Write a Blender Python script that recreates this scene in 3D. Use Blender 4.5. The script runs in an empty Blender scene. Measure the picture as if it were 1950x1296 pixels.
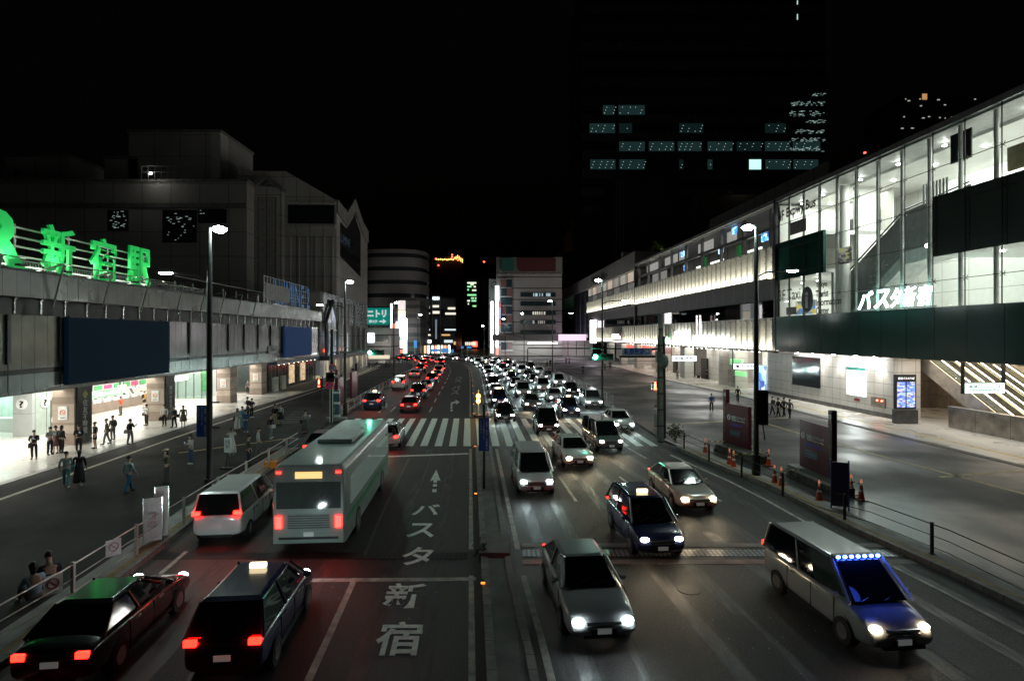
import bpy, bmesh, math, random
from mathutils import Vector, Matrix
random.seed(7)
C = bpy.context.scene.collection
SC = bpy.context.scene
# ---------------------------------------------------------------- camera, sky, exposure
F, H, HY, CX = 1100.0, 7.5, 637.0, 975.0
cam_d = bpy.data.cameras.new('camera'); cam = bpy.data.objects.new('camera', cam_d); C.objects.link(cam)
cam.location = (0, 0, H); cam.rotation_euler = (math.radians(90), 0, 0)
cam_d.sensor_width = 36; cam_d.lens = 36*F/1950; cam_d.shift_y = -11/1950
cam_d.clip_start = .1; cam_d.clip_end = 3000
SC.camera = cam
W = bpy.data.worlds.new("World"); SC.world = W; W.use_nodes = True
wn = W.node_tree; bg = wn.nodes['Background']
sky = wn.nodes.new('ShaderNodeTexSky'); sky.sky_type = 'NISHITA'; sky.sun_disc = False
sky.sun_elevation = math.radians(-4); sky.sun_rotation = math.radians(200)
wn.links.new(sky.outputs[0], bg.inputs[0]); bg.inputs[1].default_value = 0.05
SC.view_settings.view_transform = 'Standard'; SC.view_settings.look = 'None'
SC.view_settings.exposure = 0; SC.view_settings.gamma = 1
SC.render.engine = 'CYCLES'
SC.cycles.use_denoising = True; SC.cycles.max_bounces = 6; SC.cycles.diffuse_bounces = 3
SC.cycles.glossy_bounces = 3; SC.cycles.transmission_bounces = 3; SC.cycles.transparent_max_bounces = 10
SC.cycles.sample_clamp_indirect = 4; SC.cycles.caustics_reflective = False; SC.cycles.caustics_refractive = False
SC.cycles.use_light_tree = True

# ---------------------------------------------------------------- helpers
def G(px, py, z=0.12):
    d = (H-z)*F/(py-HY); return Vector(((px-CX)/F*d, d, z))
def P(px, py, d): return Vector(((px-CX)/F*d, d, H-(py-HY)/F*d))
def terp(L, t):
    if t <= L[0][0]:
        a, b = L[0], L[1]
    elif t >= L[-1][0]:
        a, b = L[-2], L[-1]
    else:
        for a, b in zip(L, L[1:]):
            if a[0] <= t <= b[0]: break
    k = (t-a[0])/(b[0]-a[0]); return a[1]+(b[1]-a[1])*k

MATS = {}
def M(name, col=(.5,.5,.5), rough=.6, metal=0., noise=.2, nscale=2., bump=0., bscale=30., seam=None, seamcol=None,
      emit=None, estr=0., spec=.5, rvar=0., stretch=None, coat=0.):
    if name in MATS: return MATS[name]
    m = bpy.data.materials.new(name); m.use_nodes = True; MATS[name] = m
    nt = m.node_tree; n = nt.nodes; l = nt.links; b = n['Principled BSDF']
    b.inputs['Roughness'].default_value = rough; b.inputs['Metallic'].default_value = metal
    b.inputs['Specular IOR Level'].default_value = spec
    if coat: b.inputs['Coat Weight'].default_value = coat; b.inputs['Coat Roughness'].default_value = .08
    tc = n.new('ShaderNodeTexCoord'); vec = tc.outputs['Object']
    if stretch:
        mp = n.new('ShaderNodeMapping'); mp.inputs['Scale'].default_value = stretch; l.new(vec, mp.inputs[0]); vec2 = mp.outputs[0]
    else: vec2 = vec
    nz = n.new('ShaderNodeTexNoise'); nz.inputs['Scale'].default_value = nscale; nz.inputs['Detail'].default_value = 6; l.new(vec2, nz.inputs['Vector'])
    mr = n.new('ShaderNodeMapRange'); mr.inputs[1].default_value = .3; mr.inputs[2].default_value = .7
    mr.inputs[3].default_value = 1-noise; mr.inputs[4].default_value = 1+noise; l.new(nz.outputs[0], mr.inputs[0])
    hs = n.new('ShaderNodeMix'); hs.data_type = 'RGBA'; hs.blend_type = 'MULTIPLY'; hs.inputs[0].default_value = 1
    hs.inputs[6].default_value = (*col, 1); l.new(mr.outputs[0], hs.inputs[7]); out = hs.outputs[2]
    if rvar:
        m2 = n.new('ShaderNodeMapRange'); m2.inputs[1].default_value = .35; m2.inputs[2].default_value = .65
        m2.inputs[3].default_value = max(.02, rough-rvar); m2.inputs[4].default_value = min(1, rough+rvar)
        nz2 = n.new('ShaderNodeTexNoise'); nz2.inputs['Scale'].default_value = nscale*.45; nz2.inputs['Detail'].default_value = 5
        l.new(vec2, nz2.inputs['Vector']); l.new(nz2.outputs[0], m2.inputs[0]); l.new(m2.outputs[0], b.inputs['Roughness'])
    if seam:
        sp = n.new('ShaderNodeSeparateXYZ'); l.new(vec, sp.inputs[0]); acc = None
        for ax, step, wd in seam:
            d = n.new('ShaderNodeMath'); d.operation = 'DIVIDE'; l.new(sp.outputs[ax], d.inputs[0]); d.inputs[1].default_value = step
            fr = n.new('ShaderNodeMath'); fr.operation = 'FRACT'; l.new(d.outputs[0], fr.inputs[0])
            lt = n.new('ShaderNodeMath'); lt.operation = 'LESS_THAN'; l.new(fr.outputs[0], lt.inputs[0]); lt.inputs[1].default_value = wd/step
            if acc is None: acc = lt
            else:
                mx = n.new('ShaderNodeMath'); mx.operation = 'MAXIMUM'; l.new(acc.outputs[0], mx.inputs[0]); l.new(lt.outputs[0], mx.inputs[1]); acc = mx
        ms = n.new('ShaderNodeMix'); ms.data_type = 'RGBA'; l.new(acc.outputs[0], ms.inputs[0]); l.new(out, ms.inputs[6])
        ms.inputs[7].default_value = (*(seamcol or tuple(c*.12 for c in col)), 1); out = ms.outputs[2]
    l.new(out, b.inputs['Base Color'])
    if bump:
        nb = n.new('ShaderNodeTexNoise'); nb.inputs['Scale'].default_value = bscale; nb.inputs['Detail'].default_value = 4; l.new(vec2, nb.inputs['Vector'])
        bp = n.new('ShaderNodeBump'); bp.inputs['Strength'].default_value = bump; bp.inputs['Distance'].default_value = .02
        l.new(nb.outputs[0], bp.inputs['Height']); l.new(bp.outputs[0], b.inputs['Normal'])
    if emit:
        b.inputs['Emission Color'].default_value = (*emit, 1); b.inputs['Emission Strength'].default_value = estr
    return m
def EM(name, col, s):
    if name in MATS: return MATS[name]
    return M(name, (.5,.5,.5), .4, noise=0, emit=col, estr=s)
def EMP(name, cols, s, sx, sy, sz=0.):
    """lit display: colour cells (brick/voronoi) that glow"""
    if name in MATS: return MATS[name]
    m = M(name, (.1,.1,.1), .3, noise=0, emit=(1,1,1), estr=s); nt = m.node_tree; n = nt.nodes; l = nt.links
    tc = n.new('ShaderNodeTexCoord'); mp = n.new('ShaderNodeMapping'); mp.inputs['Scale'].default_value = (sx, sy, sz); l.new(tc.outputs['Object'], mp.inputs[0])
    v = n.new('ShaderNodeTexVoronoi'); v.distance = 'CHEBYCHEV'; v.inputs['Scale'].default_value = 1; l.new(mp.outputs[0], v.inputs['Vector'])
    cr = n.new('ShaderNodeValToRGB'); cr.color_ramp.interpolation = 'CONSTANT'
    sx_ = n.new('ShaderNodeSeparateColor'); l.new(v.outputs['Color'], sx_.inputs[0]); l.new(sx_.outputs[0], cr.inputs[0])
    e = cr.color_ramp.elements
    while len(e) < len(cols): e.new(.5)
    for i, c in enumerate(cols): e[i].position = i/len(cols); e[i].color = (*c, 1)
    l.new(cr.outputs[0], n['Principled BSDF'].inputs['Emission Color']); return m
def GLASS(name, tint=(.8,.9,.88), refl=.12, rough=.02):
    if name in MATS: return MATS[name]
    m = bpy.data.materials.new(name); m.use_nodes = True; MATS[name] = m; nt = m.node_tree; n = nt.nodes; l = nt.links
    n.remove(n['Principled BSDF']); t = n.new('ShaderNodeBsdfTransparent'); t.inputs[0].default_value = (*tint, 1)
    g = n.new('ShaderNodeBsdfGlossy'); g.inputs['Roughness'].default_value = rough
    fr = n.new('ShaderNodeLayerWeight'); fr.inputs[0].default_value = refl; mx = n.new('ShaderNodeMixShader')
    l.new(fr.outputs['Fresnel'], mx.inputs[0]); l.new(t.outputs[0], mx.inputs[1]); l.new(g.outputs[0], mx.inputs[2])
    l.new(mx.outputs[0], n['Material Output'].inputs[0]); return m

class MB:
    def __init__(s): s.v = []; s.f = []; s.m = []; s.c = 0
    def quad(s, *p):
        i = len(s.v); s.v += [tuple(q) for q in p]; s.f.append(tuple(range(i, i+len(p)))); s.m.append(s.c); return s
    def box(s, x0, x1, y0, y1, z0, z1):
        if x0 > x1: x0, x1 = x1, x0
        if y0 > y1: y0, y1 = y1, y0
        i = len(s.v)
        s.v += [(x0,y0,z0),(x1,y0,z0),(x1,y1,z0),(x0,y1,z0),(x0,y0,z1),(x1,y0,z1),(x1,y1,z1),(x0,y1,z1)]
        for q in ((0,3,2,1),(4,5,6,7),(0,1,5,4),(1,2,6,5),(2,3,7,6),(3,0,4,7)): s.f.append(tuple(i+k for k in q)); s.m.append(s.c)
        return s
    def cyl(s, a, b, r0, r1=None, n=10, cap=True):
        r1 = r0 if r1 is None else r1; a = Vector(a); b = Vector(b); d = (b-a).normalized()
        u = d.orthogonal().normalized(); w = d.cross(u); i = len(s.v)
        for p, r in ((a, r0), (b, r1)):
            for k in range(n):
                t = 2*math.pi*k/n; s.v.append(tuple(p+u*math.cos(t)*r+w*math.sin(t)*r))
        for k in range(n):
            j = (k+1) % n; s.f.append((i+k, i+j, i+n+j, i+n+k)); s.m.append(s.c)
        if cap:
            s.f.append(tuple(i+k for k in reversed(range(n)))); s.m.append(s.c)
            s.f.append(tuple(i+n+k for k in range(n))); s.m.append(s.c)
        return s
    def tube(s, pts, r, n=8):
        for a, b in zip(pts, pts[1:]): s.cyl(a, b, r, n=n)
        return s
    def loft(s, rings, close=True):
        i = len(s.v); n = len(rings[0])
        for r in rings: s.v += [tuple(p) for p in r]
        for a in range(len(rings)-1):
            for k in range(n):
                j = (k+1) % n; s.f.append((i+a*n+k, i+a*n+j, i+(a+1)*n+j, i+(a+1)*n+k)); s.m.append(s.c)
        if close:
            s.f.append(tuple(i+k for k in reversed(range(n)))); s.m.append(s.c)
            s.f.append(tuple(i+(len(rings)-1)*n+k for k in range(n))); s.m.append(s.c)
        return s
    def ell(s, c, r, n=10, m=6, z0=-1.):
        rings = []
        for a in range(m+1):
            t = -math.pi/2+math.pi*a/m
            if math.sin(t) < z0: t = math.asin(z0)
            rings.append([(c[0]+r[0]*math.cos(t)*math.cos(2*math.pi*k/n)+1e-5*math.cos(2*math.pi*k/n), c[1]+r[1]*math.cos(t)*math.sin(2*math.pi*k/n)+1e-5*math.sin(2*math.pi*k/n), c[2]+r[2]*math.sin(t)) for k in range(n)])
        return s.loft(rings)
    def prism(s, poly, fn, t0, t1):
        """poly 2D; fn(a,b,t)->xyz"""
        return s.loft([[fn(a, b, t0) for a, b in poly], [fn(a, b, t1) for a, b in poly]])
    def mesh(s, name, mats, smooth=False):
        me = bpy.data.meshes.new(name); me.from_pydata(s.v, [], s.f)
        for m in (mats if isinstance(mats, (list, tuple)) else [mats]): me.materials.append(m)
        me.polygons.foreach_set('material_index', s.m)
        bm = bmesh.new(); bm.from_mesh(me); bmesh.ops.recalc_face_normals(bm, faces=bm.faces); bm.to_mesh(me); bm.free()
        if smooth: me.shade_smooth()
        me.update(); return me
    def build(s, name, mats, parent=None, smooth=False, bevel=0, loc=None, rz=0):
        o = bpy.data.objects.new(name, s.mesh(name, mats, smooth)); C.objects.link(o); o.parent = parent
        if loc is not None: o.location = loc
        if rz: o.rotation_euler.z = rz
        if bevel:
            b = o.modifiers.new('b', 'BEVEL'); b.width = bevel; b.segments = 2; b.limit_method = 'ANGLE'
        return o
def tag(o, label, cat, group=None):
    o['label'] = label; o['category'] = cat
    if group: o['group'] = group
    return o
def empty(name, label, cat, loc=(0,0,0), rz=0, group=None):
    o = bpy.data.objects.new(name, None); C.objects.link(o); o.location = loc; o.rotation_euler.z = rz
    o.empty_display_size = .2
    return tag(o, label, cat, group)
def struct(o, kind='structure'): o['kind'] = kind; return o
def kids(o): return [c for c in bpy.data.objects if c.parent is o]
CH = {}
def copy_tree(o, parent=None, top=True):
    c = o.copy(); C.objects.link(c); c.parent = parent
    for ch in CHILD(o): copy_tree(ch, c, False)
    return c
def CHILD(o): return list(o.children)
def light(kind, name, loc, energy, col=(1,1,1), parent=None, size=.2, size_y=None, rot=None, spot=None, blend=.5, target=None):
    d = bpy.data.lights.new(name, kind); d.energy = energy; d.color = col
    if kind == 'AREA':
        d.size = size
        if size_y: d.shape = 'RECTANGLE'; d.size_y = size_y
    else: d.shadow_soft_size = size
    if kind == 'SPOT': d.spot_size = math.radians(spot); d.spot_blend = blend
    o = bpy.data.objects.new(name, d); C.objects.link(o); o.parent = parent; o.location = loc
    if rot: o.rotation_euler = rot
    if target is not None: o.rotation_euler = (Vector(target)-Vector(loc)).to_track_quat('-Z', 'Y').to_euler()
    return o
RL = Matrix(((0,0,1),(1,0,0),(0,1,0)))      # text faces +u, runs along +v
RR = Matrix(((0,0,-1),(-1,0,0),(0,1,0)))    # text faces -u, runs along -v
RC = Matrix(((1,0,0),(0,0,-1),(0,1,0)))     # text faces the viewer (-y)
RG = Matrix(((1,0,0),(0,1,0),(0,0,1)))      # text on the ground, read looking +y
def text(name, s, mat, w, h, center, rot, parent=None, ext=.02, bold=0., shear=0., keep=False, spacing=1., italic=0.):
    cu = bpy.data.curves.new(name, 'FONT'); cu.body = s; cu.size = 1; cu.offset = bold; cu.extrude = .01; cu.align_x = 'CENTER'
    cu.resolution_u = 3; cu.space_line = spacing; cu.shear = italic
    t = bpy.data.objects.new(name, cu); C.objects.link(t); dg = bpy.context.evaluated_depsgraph_get()
    me = bpy.data.meshes.new_from_object(t.evaluated_get(dg)); bpy.data.objects.remove(t); bpy.data.curves.remove(cu)
    xs = [v.co.x for v in me.vertices]; ys = [v.co.y for v in me.vertices]
    x0, x1, y0, y1 = min(xs), max(xs), min(ys), max(ys)
    kx = w/(x1-x0); ky = h/(y1-y0)
    for v in me.vertices:
        v.co.x = (v.co.x-(x0+x1)/2)*kx; v.co.y = (v.co.y-(y0+y1)/2)*ky; v.co.x += shear*v.co.y
        v.co.z = v.co.z/.01*ext
    me.transform(rot.to_4x4()); me.materials.clear(); me.materials.append(mat); me.name = name
    o = bpy.data.objects.new(name, me); C.objects.link(o); o.parent = parent; o.location = center; return o

# ---------------------------------------------------------------- materials
asphalt = M('asphalt', (.026,.029,.029), .58, noise=.6, nscale=38, bump=.7, bscale=90, rvar=.08, spec=.45)
asph_plaza = M('asphalt_plaza', (.024,.027,.026), .5, noise=.35, nscale=.35, bump=.3, bscale=40, rvar=.2, spec=.55)
redlane = M('red_brown_lane', (.075,.042,.038), .55, noise=.3, nscale=.8, bump=.5, bscale=60, stretch=(1.6,.35,1))
paint = M('road_paint', (.8,.82,.78), .55, noise=.22, nscale=5, bump=.3, bscale=50)
paint_old = M('road_paint_worn', (.4,.4,.36), .6, noise=.45, nscale=3, bump=.3, bscale=50)
yellowp = M('yellow_paint_worn', (.38,.3,.14), .6, noise=.4, nscale=3)
concrete = M('concrete', (.26,.255,.24), .75, noise=.25, nscale=1.5, bump=.4, bscale=18)
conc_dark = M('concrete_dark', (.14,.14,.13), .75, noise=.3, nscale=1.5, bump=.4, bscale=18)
kerbm = M('kerb_stone', (.2,.195,.18), .7, noise=.3, nscale=2, bump=.4, bscale=20, seam=((1,.6,.02),))
ochre = M('kerb_ochre', (.24,.17,.07), .7, noise=.4, nscale=2)
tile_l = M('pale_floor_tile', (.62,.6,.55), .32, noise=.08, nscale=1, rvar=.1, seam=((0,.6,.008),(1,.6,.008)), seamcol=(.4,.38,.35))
panel = M('grey_metal_panel', (.155,.165,.15), .3, noise=.22, nscale=.5, metal=.25, seam=((1,.98,.035),), rvar=.1)
panel_g = M('glossy_metal_panel', (.16,.175,.155), .18, noise=.3, nscale=.45, metal=.4, seam=((1,.98,.035),), bump=.15, bscale=1.5)
stone = M('brown_stone', (.42,.34,.28), .5, noise=.15, nscale=1.5, seam=((2,.82,.015),), seamcol=(.15,.12,.1))
stone_d = M('dark_brown_stone', (.27,.21,.17), .5, noise=.15, nscale=1.5)
white_w = M('white_wall', (.7,.69,.66), .45, noise=.06, nscale=1)
tile_w = M('white_wall_tile', (.66,.64,.6), .35, noise=.07, nscale=.8, seam=((1,1.25,.03),(2,1.05,.03)), seamcol=(.12,.11,.1))
tile_w2 = M('white_wall_tile_side', (.66,.62,.56), .35, noise=.07, nscale=.8, seam=((0,1.25,.03),(2,1.05,.03)), seamcol=(.12,.11,.1))
dark = M('dark_metal', (.018,.019,.02), .4, metal=.3)
blackm = M('black_paint', (.012,.012,.013), .35)
greym = M('grey_metal', (.3,.31,.31), .35, metal=.7)
chrome = M('steel', (.62,.63,.62), .2, metal=1.)
whitem = M('white_painted_metal', (.72,.74,.73), .35)
gl_dark = M('dark_green_glass', (.03,.1,.085), .12, noise=.15, nscale=.3, seam=((1,2.88,.05),), seamcol=(.006,.008,.008), spec=.5)
gl_black = M('black_glass', (.008,.01,.012), .08, spec=.7)
clear = GLASS('clear_glass', refl=.06)
bldg = M('dark_stone_facade', (.34,.33,.3), .65, noise=.2, nscale=.12, seam=((0,2.4,.08),(1,2.4,.08),(2,3.6,.08)))
bldg2 = M('grey_facade', (.24,.235,.225), .6, noise=.2, nscale=.1, seam=((2,3.9,.35),))
bldg3 = M('tower_dark', (.09,.095,.1), .35, noise=.2, nscale=.05, seam=((0,3.1,.18),(2,8.2,3.9)), seamcol=(.012,.013,.014))
skin = M('skin', (.5,.33,.25), .5, noise=.05)
hairm = M('hair_black', (.012,.01,.009), .45)
green_l = EM('signal_green', (.1,1,.65), 60)
red_l = EM('signal_red', (1,.06,.03), 25)
lamp_e = EM('lamp_white', (.85,1,.95), 200)
# ---------------------------------------------------------------- ground, road, kerbs, markings
LK = [(3,-10.8),(12.9,-11.4),(17.9,-11.9),(24.4,-12.8),(39.7,-13.9),(49.7,-15.2),(67.7,-16.7),(90,-18),(118,-20),(140,-23.6),(158,-29),(172,-37),(184,-50),(192,-70)]
MM = [(3,-.25),(98,-7.2),(125,-9.4),(147,-12.4),(162,-17),(176,-26),(187,-41),(194,-60)]
RM = [(3,1.2),(12.5,.74),(18,.18),(38.7,-1.24),(53.4,-2.25),(98,-5.3),(125,-7.3),(147,-10.6),(163,-15.5),(177,-24),(188,-40),(196,-60)]
RK = [(3,15),(12.5,14.2),(18,13.6),(22.1,12.95),(28.3,12.5),(34.2,11.3),(41,10.2),(60,9.9),(80,8.8),(104,7.4),(130,4.6),(150,0),(165,-6),(180,-17),(192,-34),(200,-56)]
LS = [(3,-25),(28.6,-25.4),(46.1,-26.6),(68.75,-26.9),(95,-27.6),(140,-32),(170,-45)]
RS = [(3,29.6),(32.6,28.9),(50,27.9),(70,27.6),(96,25.2),(135,23.7),(165,15),(190,6)]
def rows(a, b, st=2.):
    n = max(1, int((b-a)/st)); return [a+(b-a)*i/n for i in range(n+1)]
def strip(name, fa, fb, d0, d1, z0, z1, mat, st=2., kind='structure', thick=0.):
    mb = MB(); ds = rows(d0, d1, st)
    for a, b in zip(ds, ds[1:]):
        mb.quad((fa(a),a,z0),(fb(a),a,z1),(fb(b),b,z1),(fa(b),b,z0))
        if thick:
            mb.quad((fa(a),a,z0),(fa(b),b,z0),(fa(b),b,z0-thick),(fa(a),a,z0-thick))
            mb.quad((fb(a),a,z1),(fb(b),b,z1),(fb(b),b,z1-thick),(fb(a),a,z1-thick))
    if thick:
        for d in (d0, d1): mb.quad((fa(d),d,z0),(fb(d),d,z1),(fb(d),d,z1-thick),(fa(d),d,z0-thick))
    o = mb.build(name, mat); o['kind'] = kind; return o
L_ = lambda T, o=0.: (lambda d: terp(T, d)+o)
def lerpf(A, B, t, o=0.): return lambda d: terp(A, d)*(1-t)+terp(B, d)*t+o
MB().quad((-900,-10,-.03),(900,-10,-.03),(900,1600,-.03),(-900,1600,-.03)).build('ground', asph_plaza)['kind'] = 'structure'
strip('road', L_(LK), L_(RK), 3, 192, 0, 0, asphalt)
strip('road_red_lane', L_(LK,.25), lerpf(LK,MM,.335), 3, 36, .004, .004, redlane)
strip('road_red_lane', L_(LK,.25), lerpf(LK,MM,.335), 52.4, 135, .004, .004, redlane)
asph_left = M('asphalt_plaza_matt', (.019,.02,.02), .72, noise=.35, nscale=.5, bump=.5, bscale=40, rvar=.1, spec=.25)
strip('plaza_left', lambda d: -95, L_(LK,-.42), 3, 150, .12, .12, asph_left, thick=.15)
strip('plaza_right', L_(RK,.42), lambda d: 95, 3, 165, .12, .12, asph_plaza, thick=.15)
strip('kerb_left', L_(LK,-.42), L_(LK), 3, 37.5, .2, .2, kerbm, 1., thick=.2)
strip('kerb_left', L_(LK,-.42), L_(LK), 53, 160, .2, .2, kerbm, 1., thick=.2)
strip('kerb_stripe_left', L_(LK,-.4), L_(LK,-.2), 3, 37.4, .204, .204, ochre, 1.)
strip('kerb_right', L_(RK), L_(RK,.42), 3, 38, .2, .2, kerbm, 1., thick=.2)
strip('kerb_right', L_(RK), L_(RK,.42), 54, 165, .2, .2, kerbm, 1., thick=.2)
strip('kerb_stripe_right', L_(RK,.2), L_(RK,.4), 3, 38, .204, .204, ochre, 1.)
strip('footing_ledge_left', L_(LK,-1.15), L_(LK,-.422), 3, 37.5, .16, .16, concrete, 1., thick=.1)
strip('footing_ledge_right', L_(RK,.422), L_(RK,1.15), 3, 38, .16, .16, concrete, 1., thick=.1)
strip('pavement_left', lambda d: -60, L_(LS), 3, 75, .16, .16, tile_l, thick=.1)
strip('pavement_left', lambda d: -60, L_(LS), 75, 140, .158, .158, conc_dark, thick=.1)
strip('pavement_kerb_left', L_(LS), L_(LS,.35), 3, 140, .15, .15, M('pale_kerb',(.5,.49,.46),.5,noise=.2), 1., thick=.1)
strip('plaza_line_left', L_([(20,-22.6),(26.1,-23.1),(42.3,-24.4),(71,-25.6),(84,-26.2),(130,-30)]), L_([(20,-22.4),(26.1,-22.85),(42.3,-24.15),(71,-25.35),(84,-25.95),(130,-29.75)]), 15, 130, .124, .124, M('pale_line',(.55,.5,.4),.6,noise=.3,nscale=3), 4.)
def tline(z, a, b, w, mat, name='tactile_paving'):
    a = Vector(a[:2]); b = Vector(b[:2]); n = Vector((-(b-a).y, (b-a).x)).normalized()*w/2
    MB().quad((*(a-n),z),(*(b-n),z),(*(b+n),z),(*(a+n),z)).build(name, mat)['kind'] = 'structure'
tline(.124, G(340,862), G(560,833), .3, yellowp)
strip('pavement_right', L_(RS), lambda d: 60, 3, 140, .16, .16, tile_l, thick=.1)
strip('pavement_kerb_right', L_(RS,-.5), L_(RS), 3, 140, .15, .15, conc_dark, 1., thick=.1)
strip('tactile_paving_right', L_(RS,1.5), L_(RS,1.8), 3, 130, .164, .164, M('yellow_tactile',(.6,.45,.15),.6), 4.)
strip('plaza_line_right', L_([(20,25.6),(40,22.5),(60,21)], -.9), L_([(20,25.6),(40,22.5),(60,21)], -.6), 12, 58, .124, .124, yellowp, 4.)
tline(.124, G(1268,808), G(1502,795), .3, yellowp); tline(.124, G(1790,908), G(1950,895), .3, yellowp)
# median
for a, b in ((4,19.2),(20.9,38.2),(52.6,140)):
    strip('median', lambda d: terp(MM,d)+.42, lambda d: terp(RM,d)-.2, a, b, .16, .16, conc_dark, 1.5, thick=.2)
    strip('median_kerb', lambda d: terp(MM,d)+.40, lambda d: terp(MM,d)+.62, a, b, .2, .2, kerbm, 1.5, thick=.22)
    strip('median_kerb', lambda d: terp(RM,d)-.36, lambda d: terp(RM,d)-.16, a, b, .2, .2, kerbm, 1.5, thick=.22)
MB().box(terp(MM,20)+.38, terp(RM,20)-.12, 19.1, 21, 0, .3).build('median_cover', conc_dark, bevel=.02)['kind'] = 'structure'
def mk(name, fa, fb, d0, d1, mat=paint, z=.008): return strip('road_marking_'+name, fa, fb, d0, d1, z, z, mat, 3.)
for a, b in ((4,18),(20.2,38),(53,150)):
    mk('edge_line', L_(MM), L_(MM,.16), a, b, paint_old); mk('edge_line', L_(RM,.08), L_(RM,.26), a, b, paint_old)
strip('road_marking_edge_line', L_(LK,.85), L_(LK,1.0), 4, 20, .012, .012, paint_old, 3.)
strip('road_marking_edge_line', L_(RK,-1.2), L_(RK,-1.05), 4, 36, .012, .012, paint_old, 3.)
mk('lane_line', lerpf(LK,MM,.667,-.08), lerpf(LK,MM,.667,.1), 4, 17.8, paint_old, .012)
mk('lane_line', lerpf(LK,MM,.667,-.06), lerpf(LK,MM,.667,.06), 19.6, 35, M('faint_paint',(.1,.1,.095),.6,noise=.5,nscale=4), .012)
for t in (.34, .667):
    for d in range(56, 150, 8): mk('lane_dash', lerpf(LK,MM,t,-.07), lerpf(LK,MM,t,.07), d, d+4, paint, .012)
for i, t in enumerate((.25, .5, .75)):
    for d in list(range(8, 37, 9))+list(range(57, 150, 9)):
        if i == 2 or d > 20: mk('lane_dash', lerpf(RM,RK,t,-.07), lerpf(RM,RK,t,.07), d, d+4.5, paint_old, .012)
# crosswalk: parallel bars running with the road
mb = MB(); D0, D1 = 38.9, 51.7
X = -13.0
while X < 9.6:
    if not (-2.1 < X < -1.75 or .3 > X > .1):
        k = -.075 if X < -2 else -.066
        if X > 5: k = -.06
        mb.quad((X,D0,.008),(X+.5,D0,.008),(X+.5+k*(D1-D0),D1,.008),(X+k*(D1-D0),D1,.008))
    X += .972
o = mb.build('road_marking_crosswalk', paint); o['kind'] = 'structure'
tline(.012, (-12.6,34.7), (-2.75,36.4), .4, paint, 'road_marking_stop_line'); tline(.012, (-2.2,55.6), (8.2,55.6), .4, paint, 'road_marking_stop_line')
tline(.006, (-8.5,17.6), (-1.1,17.75), .25, paint_old, 'road_marking_stop_line'); 
# expansion joints
jm = M('joint_comb_plate', (.3,.31,.32), .35, metal=.8, noise=.3, nscale=6, seam=((0,.16,.05),(1,.21,.03)))
MB().box(.35,13.3,19.55,20.15,0,.01).build('expansion_joint', jm)['kind'] = 'structure'
MB().box(-12.0,-1.5,19.3,19.9,0,.01).build('expansion_joint', M('joint_dark',(.03,.035,.035),.4,metal=.6,seam=((0,.16,.05),)))['kind'] = 'structure'
for y0 in (18.9, 20.4): MB().box(.35,13.3,y0,y0+.38,0,.011).build('expansion_joint_edge', concrete)['kind'] = 'structure'
# manholes, patches and cracks in the carriageway
patch = M('asphalt_patch', (.023,.025,.025), .62, noise=.5, nscale=20, bump=.6, bscale=50)
for i, (x, y, w, l) in enumerate(((3.2,9.5,1.6,5),(6.8,22,1.8,7),(-6.6,30,1.9,6),(9.5,30,1.3,5),(-4,60,1.6,12),(1,70,2,10),(-10.5,28,1.2,6),(5.5,12.5,.9,3),(10.2,11,1.1,4),(-9.8,21.5,1.2,4),(7.9,33,1.2,4))):
    MB().quad((x,y,.006),(x+w,y,.006),(x+w-.06*l,y+l,.006),(x-.06*l,y+l,.006)).build('road_patch', patch)['kind'] = 'structure'
for x, y in ((5.2,17),(-6.2,17.2),(8.3,26),(-3.9,29.5),(2.0,36),(-9.5,32),(10.8,16.5)):
    m = MB().cyl((x,y,0),(x,y,.012),.33,n=24).build('manhole_cover', M('cast_iron',(.04,.04,.04),.6,metal=.2,noise=.5,nscale=20)); m['kind'] = 'structure'
wear = M('tyre_polished_asphalt', (.022,.0245,.0245), .5, noise=.5, nscale=14, bump=.4, bscale=90, rvar=.08, spec=.5, stretch=(1,.12,1))
for A_, B_, n_ in ((LK,MM,3),(RM,RK,4)):
    for i in range(n_):
        for s_ in (-.2,.2):
            t_ = (i+.5+s_)/n_; strip('tyre_track', lerpf(A_,B_,t_,-.22), lerpf(A_,B_,t_,.22), 4, 38, .0052, .0052, wear, 3.)
random.seed(21)
mb = MB()
for k in range(420):
    d_ = random.uniform(9,38); x = random.uniform(terp(RM,d_)+.4,terp(RK,d_)-.5) if random.random() < .8 else random.uniform(terp(LK,d_)+.5,terp(MM,d_)-.2); s_ = random.uniform(.008,.022)
    mb.box(x,x+s_*1.6,d_,d_+s_,.0,.012)
o = mb.build('road_grit', M('grit_pale',(.45,.48,.46),.5)); o['kind'] = 'stuff'; o['label'] = 'pale grit and scraps scattered over the carriageway'; o['category'] = 'grit'
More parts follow.
